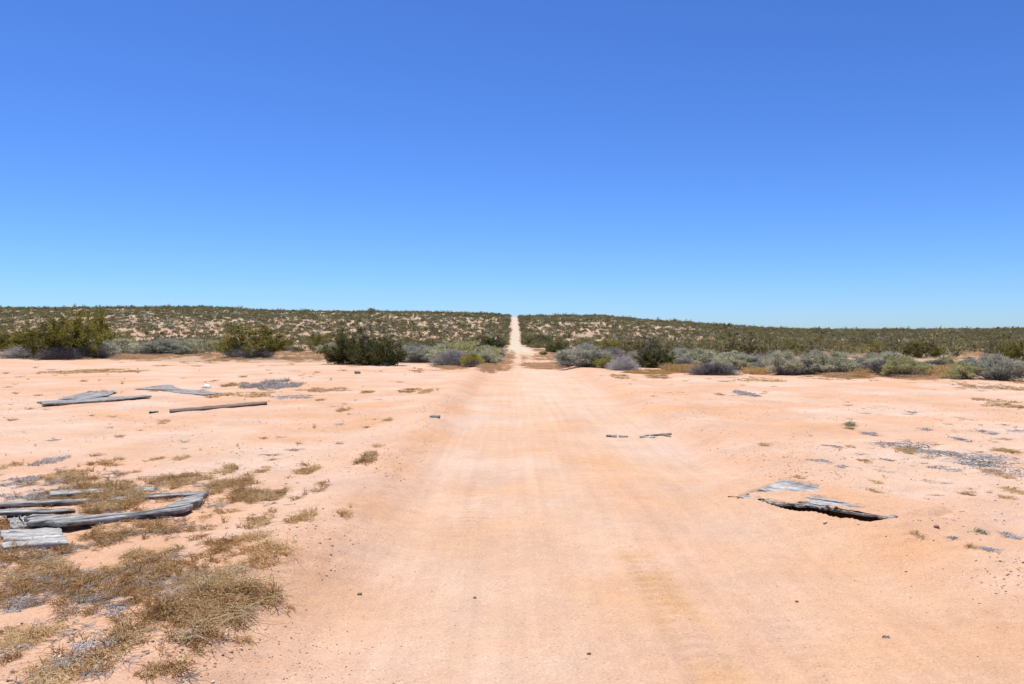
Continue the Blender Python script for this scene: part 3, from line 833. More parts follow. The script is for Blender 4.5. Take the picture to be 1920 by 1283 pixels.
def dead(seed, n, thick=0.005, flat=1.0):
    """Dome of bare crossing twigs."""
    r = np.random.default_rng(seed)
    stm = Bag()
    a = r.uniform(0, 2 * math.pi, n); el = np.arcsin(r.uniform(0.02, 1, n))
    D = np.stack([np.cos(a) * np.cos(el) * 0.68, np.sin(a) * np.cos(el) * 0.68, np.sin(el) * 0.95 * flat], 1)
    E = D * r.uniform(0.45, 1.05, n)[:, None]
    S = E * r.uniform(0.05, 0.6, n)[:, None] * [1, 1, 0.7] + r.normal(0, 0.05, (n, 3)) * [1, 1, 0.3]
    S[:, 2] = np.abs(S[:, 2])
    t = np.linspace(0, 1, 5)[None, :, None]
    M = (S + E) / 2 + r.normal(0, 0.10, (n, 3))
    P = (1 - t) ** 2 * S[:, None] + 2 * t * (1 - t) * M[:, None] + t ** 2 * E[:, None]
    P[..., 2] = np.maximum(P[..., 2], 0.004)
    tubes(stm, P, np.array([[1, 0.9, 0.75, 0.6, 0.35]]) * thick * r.uniform(0.6, 1.5, n)[:, None], np.clip(r.normal(0.5, 0.22, n), 0, 1), 0, 3)
    # fine end sprays
    k = n * 2
    pick = r.integers(0, n, k)
    o = E[pick]; d = unit(D[pick]) * 0.7 + r.normal(0, 0.5, (k, 3)); d[:, 2] = np.abs(d[:, 2]) * 0.7
    cards(stm, o + d * 0.03, d, r.uniform(0.05, 0.13, k), 0.006, np.clip(r.normal(0.6, 0.2, k), 0, 1), r)
    return stm


PROTO = {}


def mesh_of(key):
    """Meshes of a shrub kind, built once: [(part name, mesh, material slot list)]"""
    if key in PROTO: return PROTO[key]
    kind, var = key
    if kind in ('creosote', 'creosote_dark'):
        mat = M_CREO if kind == 'creosote' else M_CREO_DARK
        dens = 9000 if kind == 'creosote' else 16000
        fo, st = creosote(300 + var * 7 + (50 if kind != 'creosote' else 0), 34 if kind == 'creosote' else 56, dens, 0.036, 0.62, 0.008, 0.42, 0.2 if kind == 'creosote' else 0.42, 0.36 if kind == 'creosote' else 0.15, 0.38, 0.75)
        parts = [('foliage', fo.obj('foliage', [mat], link=False).data), ('stems', st.obj('stems', [M_TWIG], link=False).data)]
    elif kind in ('sage', 'sage_grey', 'sage_green', 'rabbit'):
        mat = {'sage': M_SAGE, 'sage_grey': M_SAGE_GREY, 'sage_green': M_SAGE_GREEN, 'rabbit': M_RABBIT}[kind]
        fo, st = sage(400 + var * 11 + hash_kind(kind), 46, 9000, 0.058, 0.85, 0.24 if kind != 'rabbit' else 0.18)
        parts = [('foliage', fo.obj('foliage', [mat], link=False).data), ('stems', st.obj('stems', [M_TWIG], link=False).data)]
    else:
        mat = {'dead': M_TWIG, 'dead_dark': M_TWIG_DARK, 'dead_pale': M_TWIG_PALE}[kind]
        st = dead(500 + var * 13 + hash_kind(kind), 2600, 0.0048)
        parts = [('twigs', st.obj('twigs', [mat], link=False).data)]
    PROTO[key] = parts
    return parts


EXT = {}


def extent(key):
    if key not in EXT:
        me = mesh_of(key)[0][1]
        c = np.zeros(len(me.vertices) * 3, np.float32); me.vertices.foreach_get('co', c); c = c.reshape(-1, 3)
        EXT[key] = (float(np.percentile(c[:, 0], 98.5) - np.percentile(c[:, 0], 1.5)), float(np.percentile(c[:, 2], 99.7)))
    return EXT[key]


def hash_kind(k):
    return sum(ord(c) for c in k)


NAMES = {'creosote': 'creosote_bush', 'creosote_dark': 'creosote_bush', 'sage': 'saltbush', 'sage_grey': 'saltbush', 'sage_green': 'saltbush',
         'rabbit': 'rabbitbrush', 'dead': 'dead_bush', 'dead_dark': 'dead_bush', 'dead_pale': 'dead_bush'}
HERO = []   # (x, y, radius) of every shrub placed by hand


def shrub(kind, px, base, width, top, label, group=None, var=None, rz=None, depth=1.0):
    """A shrub standing where its foot meets the ground: foot at pixel (px, base), crown up to pixel row top, width in pixels."""
    p = at(px, base - 2)
    y = p[1]
    h = (base - top) / 1500 * y * 1.0
    w = width / 1500 * y
    i = len(HERO)
    var = i % 4 if var is None else var
    wid0, hgt0 = extent((kind, var))
    if kind.startswith('sage'):
        w *= 1.26; h *= 1.05
    x, yy = p[0], p[1] + 0.25 * w
    o = empty(NAMES[kind], (x, yy, ground_z(x, yy) - 0.03), (i * 2.1) % 6.28 if rz is None else rz, (w / wid0, w / wid0 * depth, h / hgt0))
    tag(o, label, 'bush', group)
    for nm, me in mesh_of((kind, var)):
        c = bpy.data.objects.new(nm, me); COL.objects.link(c); c.parent = o
    HERO.append((x, yy, w / 2))
    return o


G_L = 'shrubs along the far edge of the sand, left of the track'
G_R = 'shrubs along the far edge of the sand, right of the track'
S = shrub
# left of the track
S('creosote', 30, 671, 125, 607, 'yellowish olive bush cut by the edge of the picture, beside the tallest bush', G_L)
S('creosote', 92, 676, 95, 597, 'olive bush with a skirt of grey twigs between the cut-off bush and the tallest bush', G_L)
S('creosote', 128, 676, 96, 584, 'tallest dark olive bush with bare grey trunks showing at its foot', G_L, rz=1.0)
S('creosote', 170, 670, 60, 580, 'tall narrow olive bush standing behind a round grey bush, next to the tallest bush', G_L)
S('dead', 45, 674, 95, 648, 'low grey bare twigs under the yellowish olive bush at the picture edge', G_L)
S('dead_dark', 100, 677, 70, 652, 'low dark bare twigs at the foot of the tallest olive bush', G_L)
S('sage_grey', 172, 675, 60, 640, 'round grey saltbush, half in shade, at the foot of the tall narrow olive bush', G_L)
S('sage', 204, 666, 66, 637, 'pale silvery saltbush between the round grey bush and the wide grey clump', G_L)
S('sage', 236, 664, 40, 640, 'small pale saltbush just beside a tiny green bush, left of the wide grey clump', G_L)
S('creosote', 214, 655, 52, 622, 'small olive bush rising behind the pale silvery saltbush', G_L)
S('creosote_dark', 257, 667, 22, 652, 'tiny green bush tucked in front of the wide grey clump', G_L)
S('sage_grey', 288, 668, 70, 637, 'grey saltbush forming the near half of the wide grey clump', G_L)
S('sage', 330, 667, 74, 636, 'rounded pale grey saltbush forming the taller end of the wide grey clump', G_L)
S('sage_grey', 318, 668, 40, 648, 'low grey saltbush in the middle of the wide grey clump', G_L)
S('sage_green', 392, 662, 48, 640, 'low dull green bush between the wide grey clump and a separate olive bush', G_L)
S('creosote', 468, 674, 122, 609, 'separate spreading olive bush with a spiky top and grey stems, alone on the sand edge', G_L)
S('dead', 462, 674, 80, 650, 'low grey twigs beneath the separate spreading olive bush', G_L)
S('sage_grey', 522, 661, 38, 646, 'small low grey bush just beyond the separate spreading olive bush', G_L)
S('creosote_dark', 558, 661, 18, 648, 'tiny dark green sprig of a bush on bare ground', G_L)
S('creosote', 598, 660, 58, 628, 'mid-sized olive bush standing behind the big dark green pair', G_L)
S('sage', 614, 664, 36, 645, 'small pale bush in front of the mid-sized olive bush, next to the dark pair', G_L)
S('creosote_dark', 652, 685, 92, 611, 'big dark green bush with a peaked crown, the taller of the dark pair', G_L, var=0)
S('creosote_dark', 690, 687, 66, 622, 'dense dark green bush between the peaked bush and the rounded one of the dark pair', G_L, var=1)
S('creosote_dark', 722, 688, 66, 616, 'dark green bush with a single tall spike, nearest the silvery bushes', G_L, var=2)
S('sage_grey', 768, 682, 50, 652, 'grey saltbush at the foot of the dark green bush', G_L)
S('sage', 797, 681, 50, 651, 'pale rounded saltbush between the grey one and the big silvery one', G_L)
S('dead', 778, 668, 60, 645, 'grey twiggy bush behind the pale rounded saltbush near the dark pair', G_L)
S('sage', 842, 682, 92, 646, 'big silvery saltbush behind a grey twig dome, left of the track', G_L)
S('sage_green', 878, 684, 84, 643, 'big pale green saltbush with the highest crown beside the track', G_L)
S('dead', 845, 690, 72, 656, 'grey lavender dome of bare twigs in front of the big silvery saltbush', G_L, var=0)
S('rabbit', 884, 691, 44, 662, 'yellow-green bush in front of the big pale green saltbush', G_L)
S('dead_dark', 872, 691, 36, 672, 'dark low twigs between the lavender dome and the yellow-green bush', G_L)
S('sage', 908, 684, 50, 658, 'pale saltbush sloping to the ground beside the yellow-green bush', G_L)
S('sage_grey', 918, 676, 46, 650, 'round grey saltbush nearest the track on its left side', G_L)
S('creosote_dark', 868, 660, 52, 634, 'dark green bush in the row behind the silvery bushes, farther from the track', G_L)
S('creosote_dark', 920, 657, 50, 631, 'dark green bush in the row behind the silvery bushes, close by the track', G_L)
S('creosote', 800, 660, 58, 636, 'olive bush behind the pale rounded saltbush and the twiggy bush', G_L)
# right of the track
S('creosote', 1019, 668, 15, 659, 'tiny bright green bush alone on brown grass beside the track', G_R)
S('creosote_dark', 1048, 664, 48, 636, 'dark green bush with grey base behind the grey bushes beside the track', G_R)
S('creosote_dark', 1012, 652, 60, 630, 'low dark green bush where the track starts uphill, right side', G_R)
S('dead', 1072, 689, 44, 658, 'grey twiggy bush, first of the row right of the track', G_R)
S('sage_grey', 1106, 690, 80, 649, 'big grey-green saltbush, second in the row right of the track', G_R)
S('rabbit', 1137, 693, 47, 668, 'low rounded yellow-green bush in front of the big grey-green saltbush', G_R)
S('dead_pale', 1170, 697, 56, 670, 'pale lavender dome of bare twigs beside the low yellow-green bush', G_R)
S('dead', 1150, 680, 50, 652, 'grey twiggy bush behind the low yellow-green bush', G_R)
S('sage_grey', 1195, 690, 44, 661, 'grey saltbush between the pale twig dome and the dark green bush', G_R)
S('creosote_dark', 1232, 692, 58, 640, 'dark green bush standing in the middle of the grey row right of the track', G_R, var=1)
S('sage_green', 1254, 689, 34, 664, 'small green-grey saltbush leaning on the dark green bush', G_R)
S('sage_grey', 1283, 684, 60, 656, 'grey saltbush behind the golden grass, just past the dark green bush', G_R)
S('sage', 1322, 688, 66, 657, 'pale grey saltbush rising behind the charcoal mound', G_R)
S('dead_dark', 1343, 705, 88, 680, 'low wide charcoal mound of dead twigs, alone at the sand edge', G_R)
S('dead', 1285, 692, 40, 672, 'small grey twig bush among golden grass before the grey saltbush', G_R)
S('sage', 1383, 696, 66, 661, 'pale green saltbush with shaded underside just past the charcoal mound', G_R)
S('dead', 1421, 696, 42, 665, 'grey lavender bush between two pale saltbushes beyond the charcoal mound', G_R)
S('sage_grey', 1448, 700, 44, 666, 'narrow grey saltbush joined to the tall two-topped pale one', G_R)
S('sage', 1474, 706, 52, 660, 'tall pale saltbush with a small round knob on its crown', G_R)
S('dead_dark', 1504, 705, 44, 677, 'dark twig bush between the tall pale saltbush and the biggest round one', G_R)
S('sage_grey', 1526, 705, 40, 678, 'low grey saltbush pressed against the biggest round pale bush', G_R)
S('sage', 1567, 706, 84, 662, 'biggest round pale saltbush in the row, catching the sun', G_R)
S('sage_grey', 1616, 692, 50, 667, 'grey saltbush behind the golden grass beside the biggest round pale bush', G_R)
S('sage_grey', 1534, 674, 24, 657, 'small round grey bush sitting higher behind the row', G_R)
S('sage', 1640, 674, 22, 663, 'tiny pale bush sitting on brown ground behind the row', G_R)
S('dead_dark', 1655, 708, 66, 677, 'large charcoal twig bush between golden grass and a yellow-topped saltbush', G_R)
S('sage', 1676, 694, 60, 661, 'pale saltbush behind the large charcoal twig bush', G_R)
S('sage_green', 1706, 710, 66, 671, 'yellow-topped saltbush with grey underside beside the large charcoal bush', G_R)
S('dead_dark', 1762, 694, 56, 676, 'low charcoal twigs behind the golden grass past the yellow-topped saltbush', G_R)
S('sage_green', 1779, 692, 28, 671, 'small round green-grey bush at the end of the low charcoal twigs', G_R)
S('sage_green', 1817, 714, 52, 681, 'round yellow-green saltbush with a white scrap at its foot', G_R)
S('sage_grey', 1848, 706, 60, 668, 'dark-hearted grey saltbush behind the round yellow-green one', G_R)
S('sage_grey', 1886, 716, 68, 669, 'large grey saltbush, last of the row at the picture edge', G_R)
S('creosote', 1732, 674, 70, 639, 'olive bush behind the yellow-topped saltbush, standing out above the row', G_R)
S('creosote', 1908, 684, 54, 640, 'olive bush at the picture edge behind the last grey saltbush', G_R)
S('creosote_dark', 1880, 667, 46, 648, 'dark olive bush behind the dark-hearted grey saltbush', G_R)
S('creosote', 1656, 668, 52, 645, 'olive bush behind the pale saltbush and the charcoal bush', G_R)
S('creosote', 1600, 666, 50, 645, 'olive bush on brown ground behind the biggest round pale saltbush', G_R)
S('creosote', 1200, 668, 60, 640, 'olive bush behind the pale twig dome', G_R)
S('creosote', 1150, 664, 54, 638, 'olive bush behind the grey twiggy bush and the yellow-green one', G_R)
S('creosote', 1300, 668, 56, 644, 'olive bush behind the grey saltbush past the golden grass', G_R)
S('creosote', 1350, 668, 56, 645, 'olive bush standing behind the charcoal mound and its pale neighbour', G_R)
S('creosote', 1410, 668, 60, 646, 'olive bush behind the grey lavender bush', G_R)
S('creosote', 1480, 668, 56, 645, 'olive bush behind the tall pale saltbush with a knobbed crown', G_R)

# ------------------------------------------------------------------ far shrubs
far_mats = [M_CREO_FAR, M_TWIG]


def far_creosote(seed, n_leaf, leaf):
    fo, st = creosote(seed, 16, n_leaf, leaf, 0.75, 0.012, 0.4)
    for v, f, t in zip(st.v, st.f, st.t):
        pass
    off = fo.n
    for v, t in zip(st.v, st.t): fo.v.append(v); fo.t.append(t)
    for f, m in zip(st.f, st.m): fo.f.append(f + off); fo.m.append(np.ones(len(f), int))
    fo.n += st.n
    return fo


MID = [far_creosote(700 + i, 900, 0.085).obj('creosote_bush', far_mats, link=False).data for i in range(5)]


def far_dome(seed, n_leaf, leaf, mat):
    fo, _ = sage(seed, 16, n_leaf, leaf, 0.9, 0.5)
    return fo.obj('low_shrub', [mat], link=False)


rf = np.random.default_rng(99)


def sample_far(n, y0, y1, dens):
    y = np.sqrt(rf.uniform(y0 ** 2, y1 ** 2, n))
    x = rf.uniform(-1, 1, n) * (0.78 * y + 14)
    p = dens(x, y)
    keep = rf.uniform(0, 1, n) < p
    x, y = x[keep], y[keep]
    rx = np.abs(x - road_x(y)) - road_half(y)
    k = rx > 1.0 + 0.8 * (y > 200)
    return x[k], y[k]


def dens_mid(x, y):
    u = x / y * 1500
    right = sst(60, 300, u); left = sst(60, 500, -u)
    d = 0.30 + 0.65 * right + 0.18 * left
    d = d * np.clip(0.55 + 2.0 * fbm(x / 16, y / 16, 121, 3), 0, 1)
    clear = sst(edge_y(x) + 7, edge_y(x) + 28 - 17 * right, y)
    return np.clip(d * clear, 0, 1)


def dens_hill(x, y):
    u = x / y * 1500
    right = sst(250, 600, u)
    d = 0.56 + 0.08 * right
    d = d * np.clip(0.78 + 0.6 * fbm(x / 18, y / 22, 131, 3) + 0.4 * vnoise(x / 90, y / 60, 133), 0.15, 1)
    return np.clip(d, 0, 1)


mx, my = sample_far(5200, 44, 345, dens_mid)
hx, hy = sample_far(60000, 335, 660, dens_hill)
# a dense row on both verges of the climbing track
ry = rf.uniform(150, 600, 620); side = rf.choice([-1, 1], 620)
rxv = road_x(ry) + side * (road_half(ry) + 1.9 + rf.exponential(1.6, 620))
mx = np.concatenate([mx, rxv[ry < 340]]); my = np.concatenate([my, ry[ry < 340]])
hx = np.concatenate([hx, rxv[ry >= 340]]); hy = np.concatenate([hy, ry[ry >= 340]])
hero = np.array(HERO)
d = np.hypot(mx[:, None] - hero[None, :, 0], my[:, None] - hero[None, :, 1]) - hero[None, :, 2]
ok = d.min(1) > 0.9
mx, my = mx[ok], my[ok]
size = rf.uniform(1.1, 2.1, len(mx)) * np.where(rf.uniform(0, 1, len(mx)) < 0.25, 0.7, 1.0)
inview = np.abs(mx) < 0.66 * my + 1
order = np.argsort(np.where(inview, my / size, 1e9))
N_IND = 225
for i in order[:N_IND]:
    x, y, s = float(mx[i]), float(my[i]), float(size[i])
    o = bpy.data.objects.new('creosote_bush', MID[int(rf.integers(0, 5))])
    COL.objects.link(o)
    o.location = (x, y, float(H0(np.array(x), np.array(y))) - 0.05)
    o.rotation_euler = (0, 0, float(rf.uniform(0, 6.28)))
    wv = s * float(rf.uniform(0.85, 1.25))
    o.scale = (wv, wv, s)
    tag(o, 'small olive creosote bush scattered over the brown flat before the hill', 'bush', 'olive bushes on the flat before the hill')
rest = order[N_IND:]
sx_ = np.concatenate([mx[rest], hx]); sy_ = np.concatenate([my[rest], hy])
sz_ = np.concatenate([size[rest], (0.75 + rf.gamma(2.4, 0.29, len(hx)))])


def scatter(name, x, y, z, scl, rot, idx, protos, label, smooth_kind='stuff'):
    """ONE object of countless small things: points that carry copies of a few source meshes."""
    me = bpy.data.meshes.new(name)
    n = len(x)
    me.vertices.add(n)
    me.vertices.foreach_set('co', np.stack([x, y, z], 1).astype(np.float32).ravel())
    a = me.attributes.new('scl', 'FLOAT_VECTOR', 'POINT'); a.data.foreach_set('vector', np.asarray(scl, np.float32).ravel())
    a = me.attributes.new('rot', 'FLOAT_VECTOR', 'POINT'); a.data.foreach_set('vector', np.asarray(rot, np.float32).ravel())
    a = me.attributes.new('pick', 'INT', 'POINT'); a.data.foreach_set('value', np.asarray(idx, np.int32))
    o = bpy.data.objects.new(name, me)
    COL.objects.link(o)
    lib = bpy.data.collections.new(name + '_kinds')
    for k, p in enumerate(protos):
        p.name = '%s_kind_%02d' % (name, k)
        lib.objects.link(p)
    ng = bpy.data.node_groups.new(name, 'GeometryNodeTree')
    ng.interface.new_socket('Geometry', in_out='INPUT', socket_type='NodeSocketGeometry')
    ng.interface.new_socket('Geometry', in_out='OUTPUT', socket_type='NodeSocketGeometry')
    gi = ng.nodes.new('NodeGroupInput'); go = ng.nodes.new('NodeGroupOutput')
    ip = ng.nodes.new('GeometryNodeInstanceOnPoints'); ci = ng.nodes.new('GeometryNodeCollectionInfo')
    ci.inputs['Collection'].default_value = lib
    ci.inputs['Separate Children'].default_value = True
    ci.inputs['Reset Children'].default_value = True
    ip.inputs['Pick Instance'].default_value = True

    def named(nm, ty):
        q = ng.nodes.new('GeometryNodeInputNamedAttribute'); q.data_type = ty
        q.inputs['Name'].default_value = nm
        return next(s for s in q.outputs if s.enabled and s.name == 'Attribute')
    ng.links.new(gi.outputs[0], ip.inputs['Points'])
    ng.links.new(ci.outputs[0], ip.inputs['Instance'])
    ng.links.new(named('pick', 'INT'), ip.inputs['Instance Index'])
    ng.links.new(named('rot', 'FLOAT_VECTOR'), ip.inputs['Rotation'])
    ng.links.new(named('scl', 'FLOAT_VECTOR'), ip.inputs['Scale'])
    ng.links.new(ip.outputs[0], go.inputs[0])
    md = o.modifiers.new('scatter', 'NODES'); md.node_group = ng
    return tag(o, label, kind='stuff')


def zrot(n, r, tilt=0.0):
    return np.stack([r.normal(0, tilt, n), r.normal(0, tilt, n), r.uniform(0, 6.283, n)], 1)


n = len(sx_)
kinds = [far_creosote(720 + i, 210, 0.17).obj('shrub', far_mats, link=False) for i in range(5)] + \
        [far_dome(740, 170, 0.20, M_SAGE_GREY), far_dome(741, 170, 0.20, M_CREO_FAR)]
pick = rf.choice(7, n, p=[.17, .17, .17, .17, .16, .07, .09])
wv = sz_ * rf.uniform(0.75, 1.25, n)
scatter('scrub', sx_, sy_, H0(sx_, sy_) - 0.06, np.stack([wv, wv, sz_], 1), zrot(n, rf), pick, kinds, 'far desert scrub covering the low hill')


# ------------------------------------------------------------------ dry weeds
def stalks(bag, P0, length, rise, r, tint, width, curl=0.5, K=4, slot=0):
    """Thin bent stalks rooted at P0 (N,3): each leans one way, arches, and droops."""
    n = len(P0)
    a = r.uniform(0, 2 * math.pi, n)
    dirh = np.stack([np.cos(a), np.sin(a), np.zeros(n)], 1)
    t = np.linspace(0, 1, K)[None, :, None]
    turn = r.normal(0, curl, n)
    perp = np.stack([-dirh[:, 1], dirh[:, 0], np.zeros(n)], 1)
    L = np.broadcast_to(length, (n,))[:, None, None]; Z = np.broadcast_to(rise, (n,))[:, None]
    P = P0[:, None] + dirh[:, None] * L * t + perp[:, None] * L * (turn[:, None, None] * t * t)
    P[..., 2] += Z * (np.sin(t[..., 0] * math.pi * r.uniform(0.45, 0.95, (n, 1))))
    W = np.broadcast_to(width, (n,))[:, None] * np.array([1, 0.9, 0.75, 0.4][:K])[None, :]
    tubes(bag, P, W * 0.5, tint, slot, 3)


def mat_patch(name, ells, label, dens, mat, hgt=0.07, lng=0.13, seed=0, mean=0.5, cat='dry weeds', group=None, width=0.0032, under=1.6, px_round=True):
    """A mat of tangled dead weeds over one or more pixel-boxes of ground (x0, x1, y0, y1)."""
    if mat is M_ASH and width < 0.006:
        dens *= 0.5; width *= 1.35
    r = np.random.default_rng(seed + 1000)
    bag = Bag()
    cs = []
    for x0, x1, y0, y1 in ells:
        c = at((x0 + x1) / 2, (y0 + y1) / 2)
        f_, b_ = at((x0 + x1) / 2, y1), at((x0 + x1) / 2, y0 + 1.2)
        rx = (x1 - x0) / 2 / 1500 * c[1]; ry = max((b_[1] - f_[1]) / 2, 0.06)
        cs.append((c[0], (f_[1] + b_[1]) / 2, rx, ry))
    org = np.array([cs[0][0], cs[0][1], 0.0])
    for cx, cy, rx, ry in cs:
        n = max(int(dens * 0.75 * math.pi * rx * ry), 60)
        n = min(n, 16000)
        a = r.uniform(0, 2 * math.pi, n * 2); q = np.sqrt(r.uniform(0, 1, n * 2))
        x = cx + np.cos(a) * q * rx * 1.08; y = cy + np.sin(a) * q * ry * 1.08
        sc = max(min(rx, ry), 0.08)
        cl = fbm(x / (0.45 * sc + 0.05), y / (0.45 * sc + 0.05), seed + 3, 3) + 0.55 * fbm(x / (0.10 + 0.004 * cy * cy / 10), y / (0.12 + 0.01 * cy * cy / 10), seed + 4, 2)
        lev = cl + 0.52 - 0.72 * q ** 2 + r.uniform(-0.12, 0.12, n * 2)
        keep = lev > min(0.24, np.quantile(lev, 0.72))
        x, y, cl, q = x[keep][:n], y[keep][:n], cl[keep][:n], q[keep][:n]
        z = H(x, y)
        P = np.stack([x, y, z - 0.004], 1)
        m = len(P)
        hs = 0.62 * np.clip(0.35 + 1.1 * (cl + 0.35) - 0.25 * q, 0.12, 1.6)
        tint = np.clip(mean + 0.18 + 0.75 * fbm(x / 0.2, y / 0.2, seed + 9, 2) + r.normal(0, 0.17, m) + 0.25 * (r.uniform(0, 1, m) > 0.96), 0, 1)
        up = r.uniform(0, 1, m) < 0.10
        far_ = r.uniform(0, 1, m) < 0.15
        L = lng * (1 - 0.45 * q) * r.uniform(0.2, 0.85, m) * np.where(up, 0.6, 1.0) * np.where(far_, 1.9, 1.0)
        tint = np.where(far_, np.clip(tint + 0.3, 0, 1), tint)
        Z = hgt * hs * r.uniform(0.15, 1.2, m) * np.where(up, 1.25, 0.8)
        stalks(bag, P - org, L, Z, r, tint, width * r.uniform(0.6, 1.4, m), 0.9)
        # broken bits and side sprigs give the mat its crumbly look
        k = int(m * under * 1.5)
        j = r.integers(0, m, k)
        Q = P[j] + np.stack([r.normal(0, 0.25, k) * L[j], r.normal(0, 0.25, k) * L[j], Z[j] * r.uniform(0.0, 0.9, k) + 0.004], 1)
        D = r.normal(size=(k, 3)) * [1, 1, 0.6]
        cards(bag, Q - org, D, lng * r.uniform(0.05, 0.22, k), width * r.uniform(1.2, 3.0, k), np.clip(tint[j] + 0.02 + r.normal(0, 0.15, k), 0, 1), r)
    o = bag.obj(name, [mat])
    o.location = org
    return tag(o, label, cat, group)


MP = mat_patch
DW = 'dry_weed'
MP(DW, [(300, 508, 1085, 1182), (225, 420, 1130, 1245), (345, 470, 1070, 1120)], 'largest golden brown tangle of dry weeds, spread over near sand below the boards', 4600, M_STRAW, 0.15, 0.19, 1, 0.52, width=0.0032)
MP(DW, [(398, 498, 1012, 1058)], 'round dry brown weed clump at the upper end of the largest tangle', 3900, M_STRAW, 0.085, 0.14, 2, 0.5)
MP(DW, [(470, 582, 1022, 1062), (440, 520, 1050, 1080)], 'straggling dry weed strip reaching from the largest tangle toward the track', 3600, M_STRAW, 0.07, 0.16, 3, 0.52)
MP(DW, [(130, 262, 1062, 1100), (240, 335, 1068, 1096)], 'dark brown crumbly weed band running above the grey litter', 4000, M_STRAW, 0.06, 0.12, 4, 0.40)
MP(DW, [(0, 122, 1038, 1102)], 'pale brown bushy weed clump below the bleached white board', 4600, M_STRAW, 0.08, 0.14, 5, 0.50)
MP(DW, [(212, 342, 1030, 1068)], 'brown weed clump between the curved beam and the dark weed band', 4600, M_STRAW, 0.07, 0.12, 6, 0.45)
MP(DW, [(152, 258, 990, 1020)], 'low brown weed clump just in front of the curved beam', 4400, M_STRAW, 0.06, 0.11, 7, 0.42)
MP(DW, [(230, 362, 968, 993)], 'thin brown weeds lining the front of the curved beam', 3600, M_STRAW, 0.05, 0.11, 8, 0.45)
MP(DW, [(150, 256, 930, 966), (176, 240, 922, 950)], 'bushy brown tumbleweed standing among the grey planks', 6800, M_STRAW, 0.17, 0.16, 9, 0.42)
MP(DW, [(190, 300, 905, 926), (280, 388, 893, 921)], 'dry weed strip grown behind the planks', 4600, M_STRAW, 0.10, 0.14, 10, 0.48)
MP(DW, [(388, 475, 898, 928), (440, 560, 908, 940)], 'wide dry weed clump past the flared tip of the beam', 4600, M_STRAW, 0.11, 0.15, 11, 0.46)
MP(DW, [(84, 182, 884, 906), (150, 184, 895, 912)], 'brown weed clump with ash grey litter behind the pale plank', 4400, M_STRAW, 0.09, 0.13, 12, 0.45)
MP(DW, [(60, 225, 1200, 1300)], 'brown weed tangle cut by the lower picture edge under the ash grey litter', 5000, M_STRAW, 0.09, 0.14, 13, 0.46)
MP(DW, [(-10, 105, 1182, 1240)], 'dark brown weed clump at the lower corner', 4600, M_STRAW, 0.08, 0.13, 14, 0.42)
MP(DW, [(6, 140, 1014, 1036)], 'brown weeds covering the near edge of the bleached white board', 4200, M_STRAW, 0.07, 0.11, 15, 0.44)
MP(DW, [(306, 348, 1230, 1280)], 'small upright brown weed clump below the largest tangle', 4200, M_STRAW, 0.07, 0.10, 16, 0.45)
MP(DW, [(252, 300, 1255, 1290)], 'small weed clump at the lower picture edge beside bare sand', 4000, M_STRAW, 0.06, 0.10, 17, 0.42)
MP(DW, [(122, 150, 980, 1006)], 'little golden tuft standing against the end of the curved beam', 16000, M_GOLD, 0.13, 0.06, 18, 0.55, under=0.2)
MP(DW, [(240, 345, 928, 946)], 'reddish brown dead grass inside the bend of the curved beam', 5200, M_RUST, 0.025, 0.09, 19, 0.35)
AG = 'ash grey weed litter left of the track'
DL = 'dead_stalk_mat'
MP(DL, [(140, 262, 1105, 1135), (240, 320, 1072, 1110)], 'ash grey litter beside the largest golden tangle, above bare sand', 5200, M_ASH, 0.028, 0.12, 31, 0.5, 'dry litter')
MP(DL, [(138, 230, 1145, 1182)], 'ash grey litter patch in the bare sand next to the largest tangle', 4600, M_ASH, 0.03, 0.11, 32, 0.45, 'dry litter')
MP(DL, [(-5, 62, 1128, 1164)], 'dark grey litter at the picture edge below the pale bushy clump', 4200, M_ASH, 0.03, 0.11, 33, 0.25, 'dry litter')
MP(DL, [(95, 205, 1212, 1268)], 'ash grey litter lying over the brown tangle in the lower corner', 4600, M_ASH, 0.07, 0.12, 134, 0.5, 'dry litter')
MP(DL, [(5, 72, 888, 916)], 'blue-grey litter patch behind the planks at the picture edge', 4200, M_ASH, 0.04, 0.11, 35, 0.42, 'dry litter')
MP(DL, [(90, 150, 896, 914)], 'ash grey litter in front of the brown weeds behind the pale plank', 4400, M_ASH, 0.03, 0.11, 36, 0.42, 'dry litter')
MP(DL, [(-5, 112, 918, 940)], 'grey litter lying beside the start of the long straight plank', 3600, M_ASH, 0.03, 0.11, 37, 0.35, 'dry litter')
MP(DL, [(-5, 60, 945, 957)], 'grey litter between the long straight plank and the dark raised plank', 3600, M_ASH, 0.03, 0.10, 38, 0.3, 'dry litter')
MP(DL, [(0, 130, 1095, 1118)], 'grey litter along the foot of the pale bushy weed clump', 4200, M_ASH, 0.03, 0.11, 39, 0.42, 'dry litter')
MP(DL, [(195, 228, 889, 897)], 'small thin grey litter patch alone behind the planks', 3600, M_ASH, 0.015, 0.09, 40, 0.45, 'dry litter')
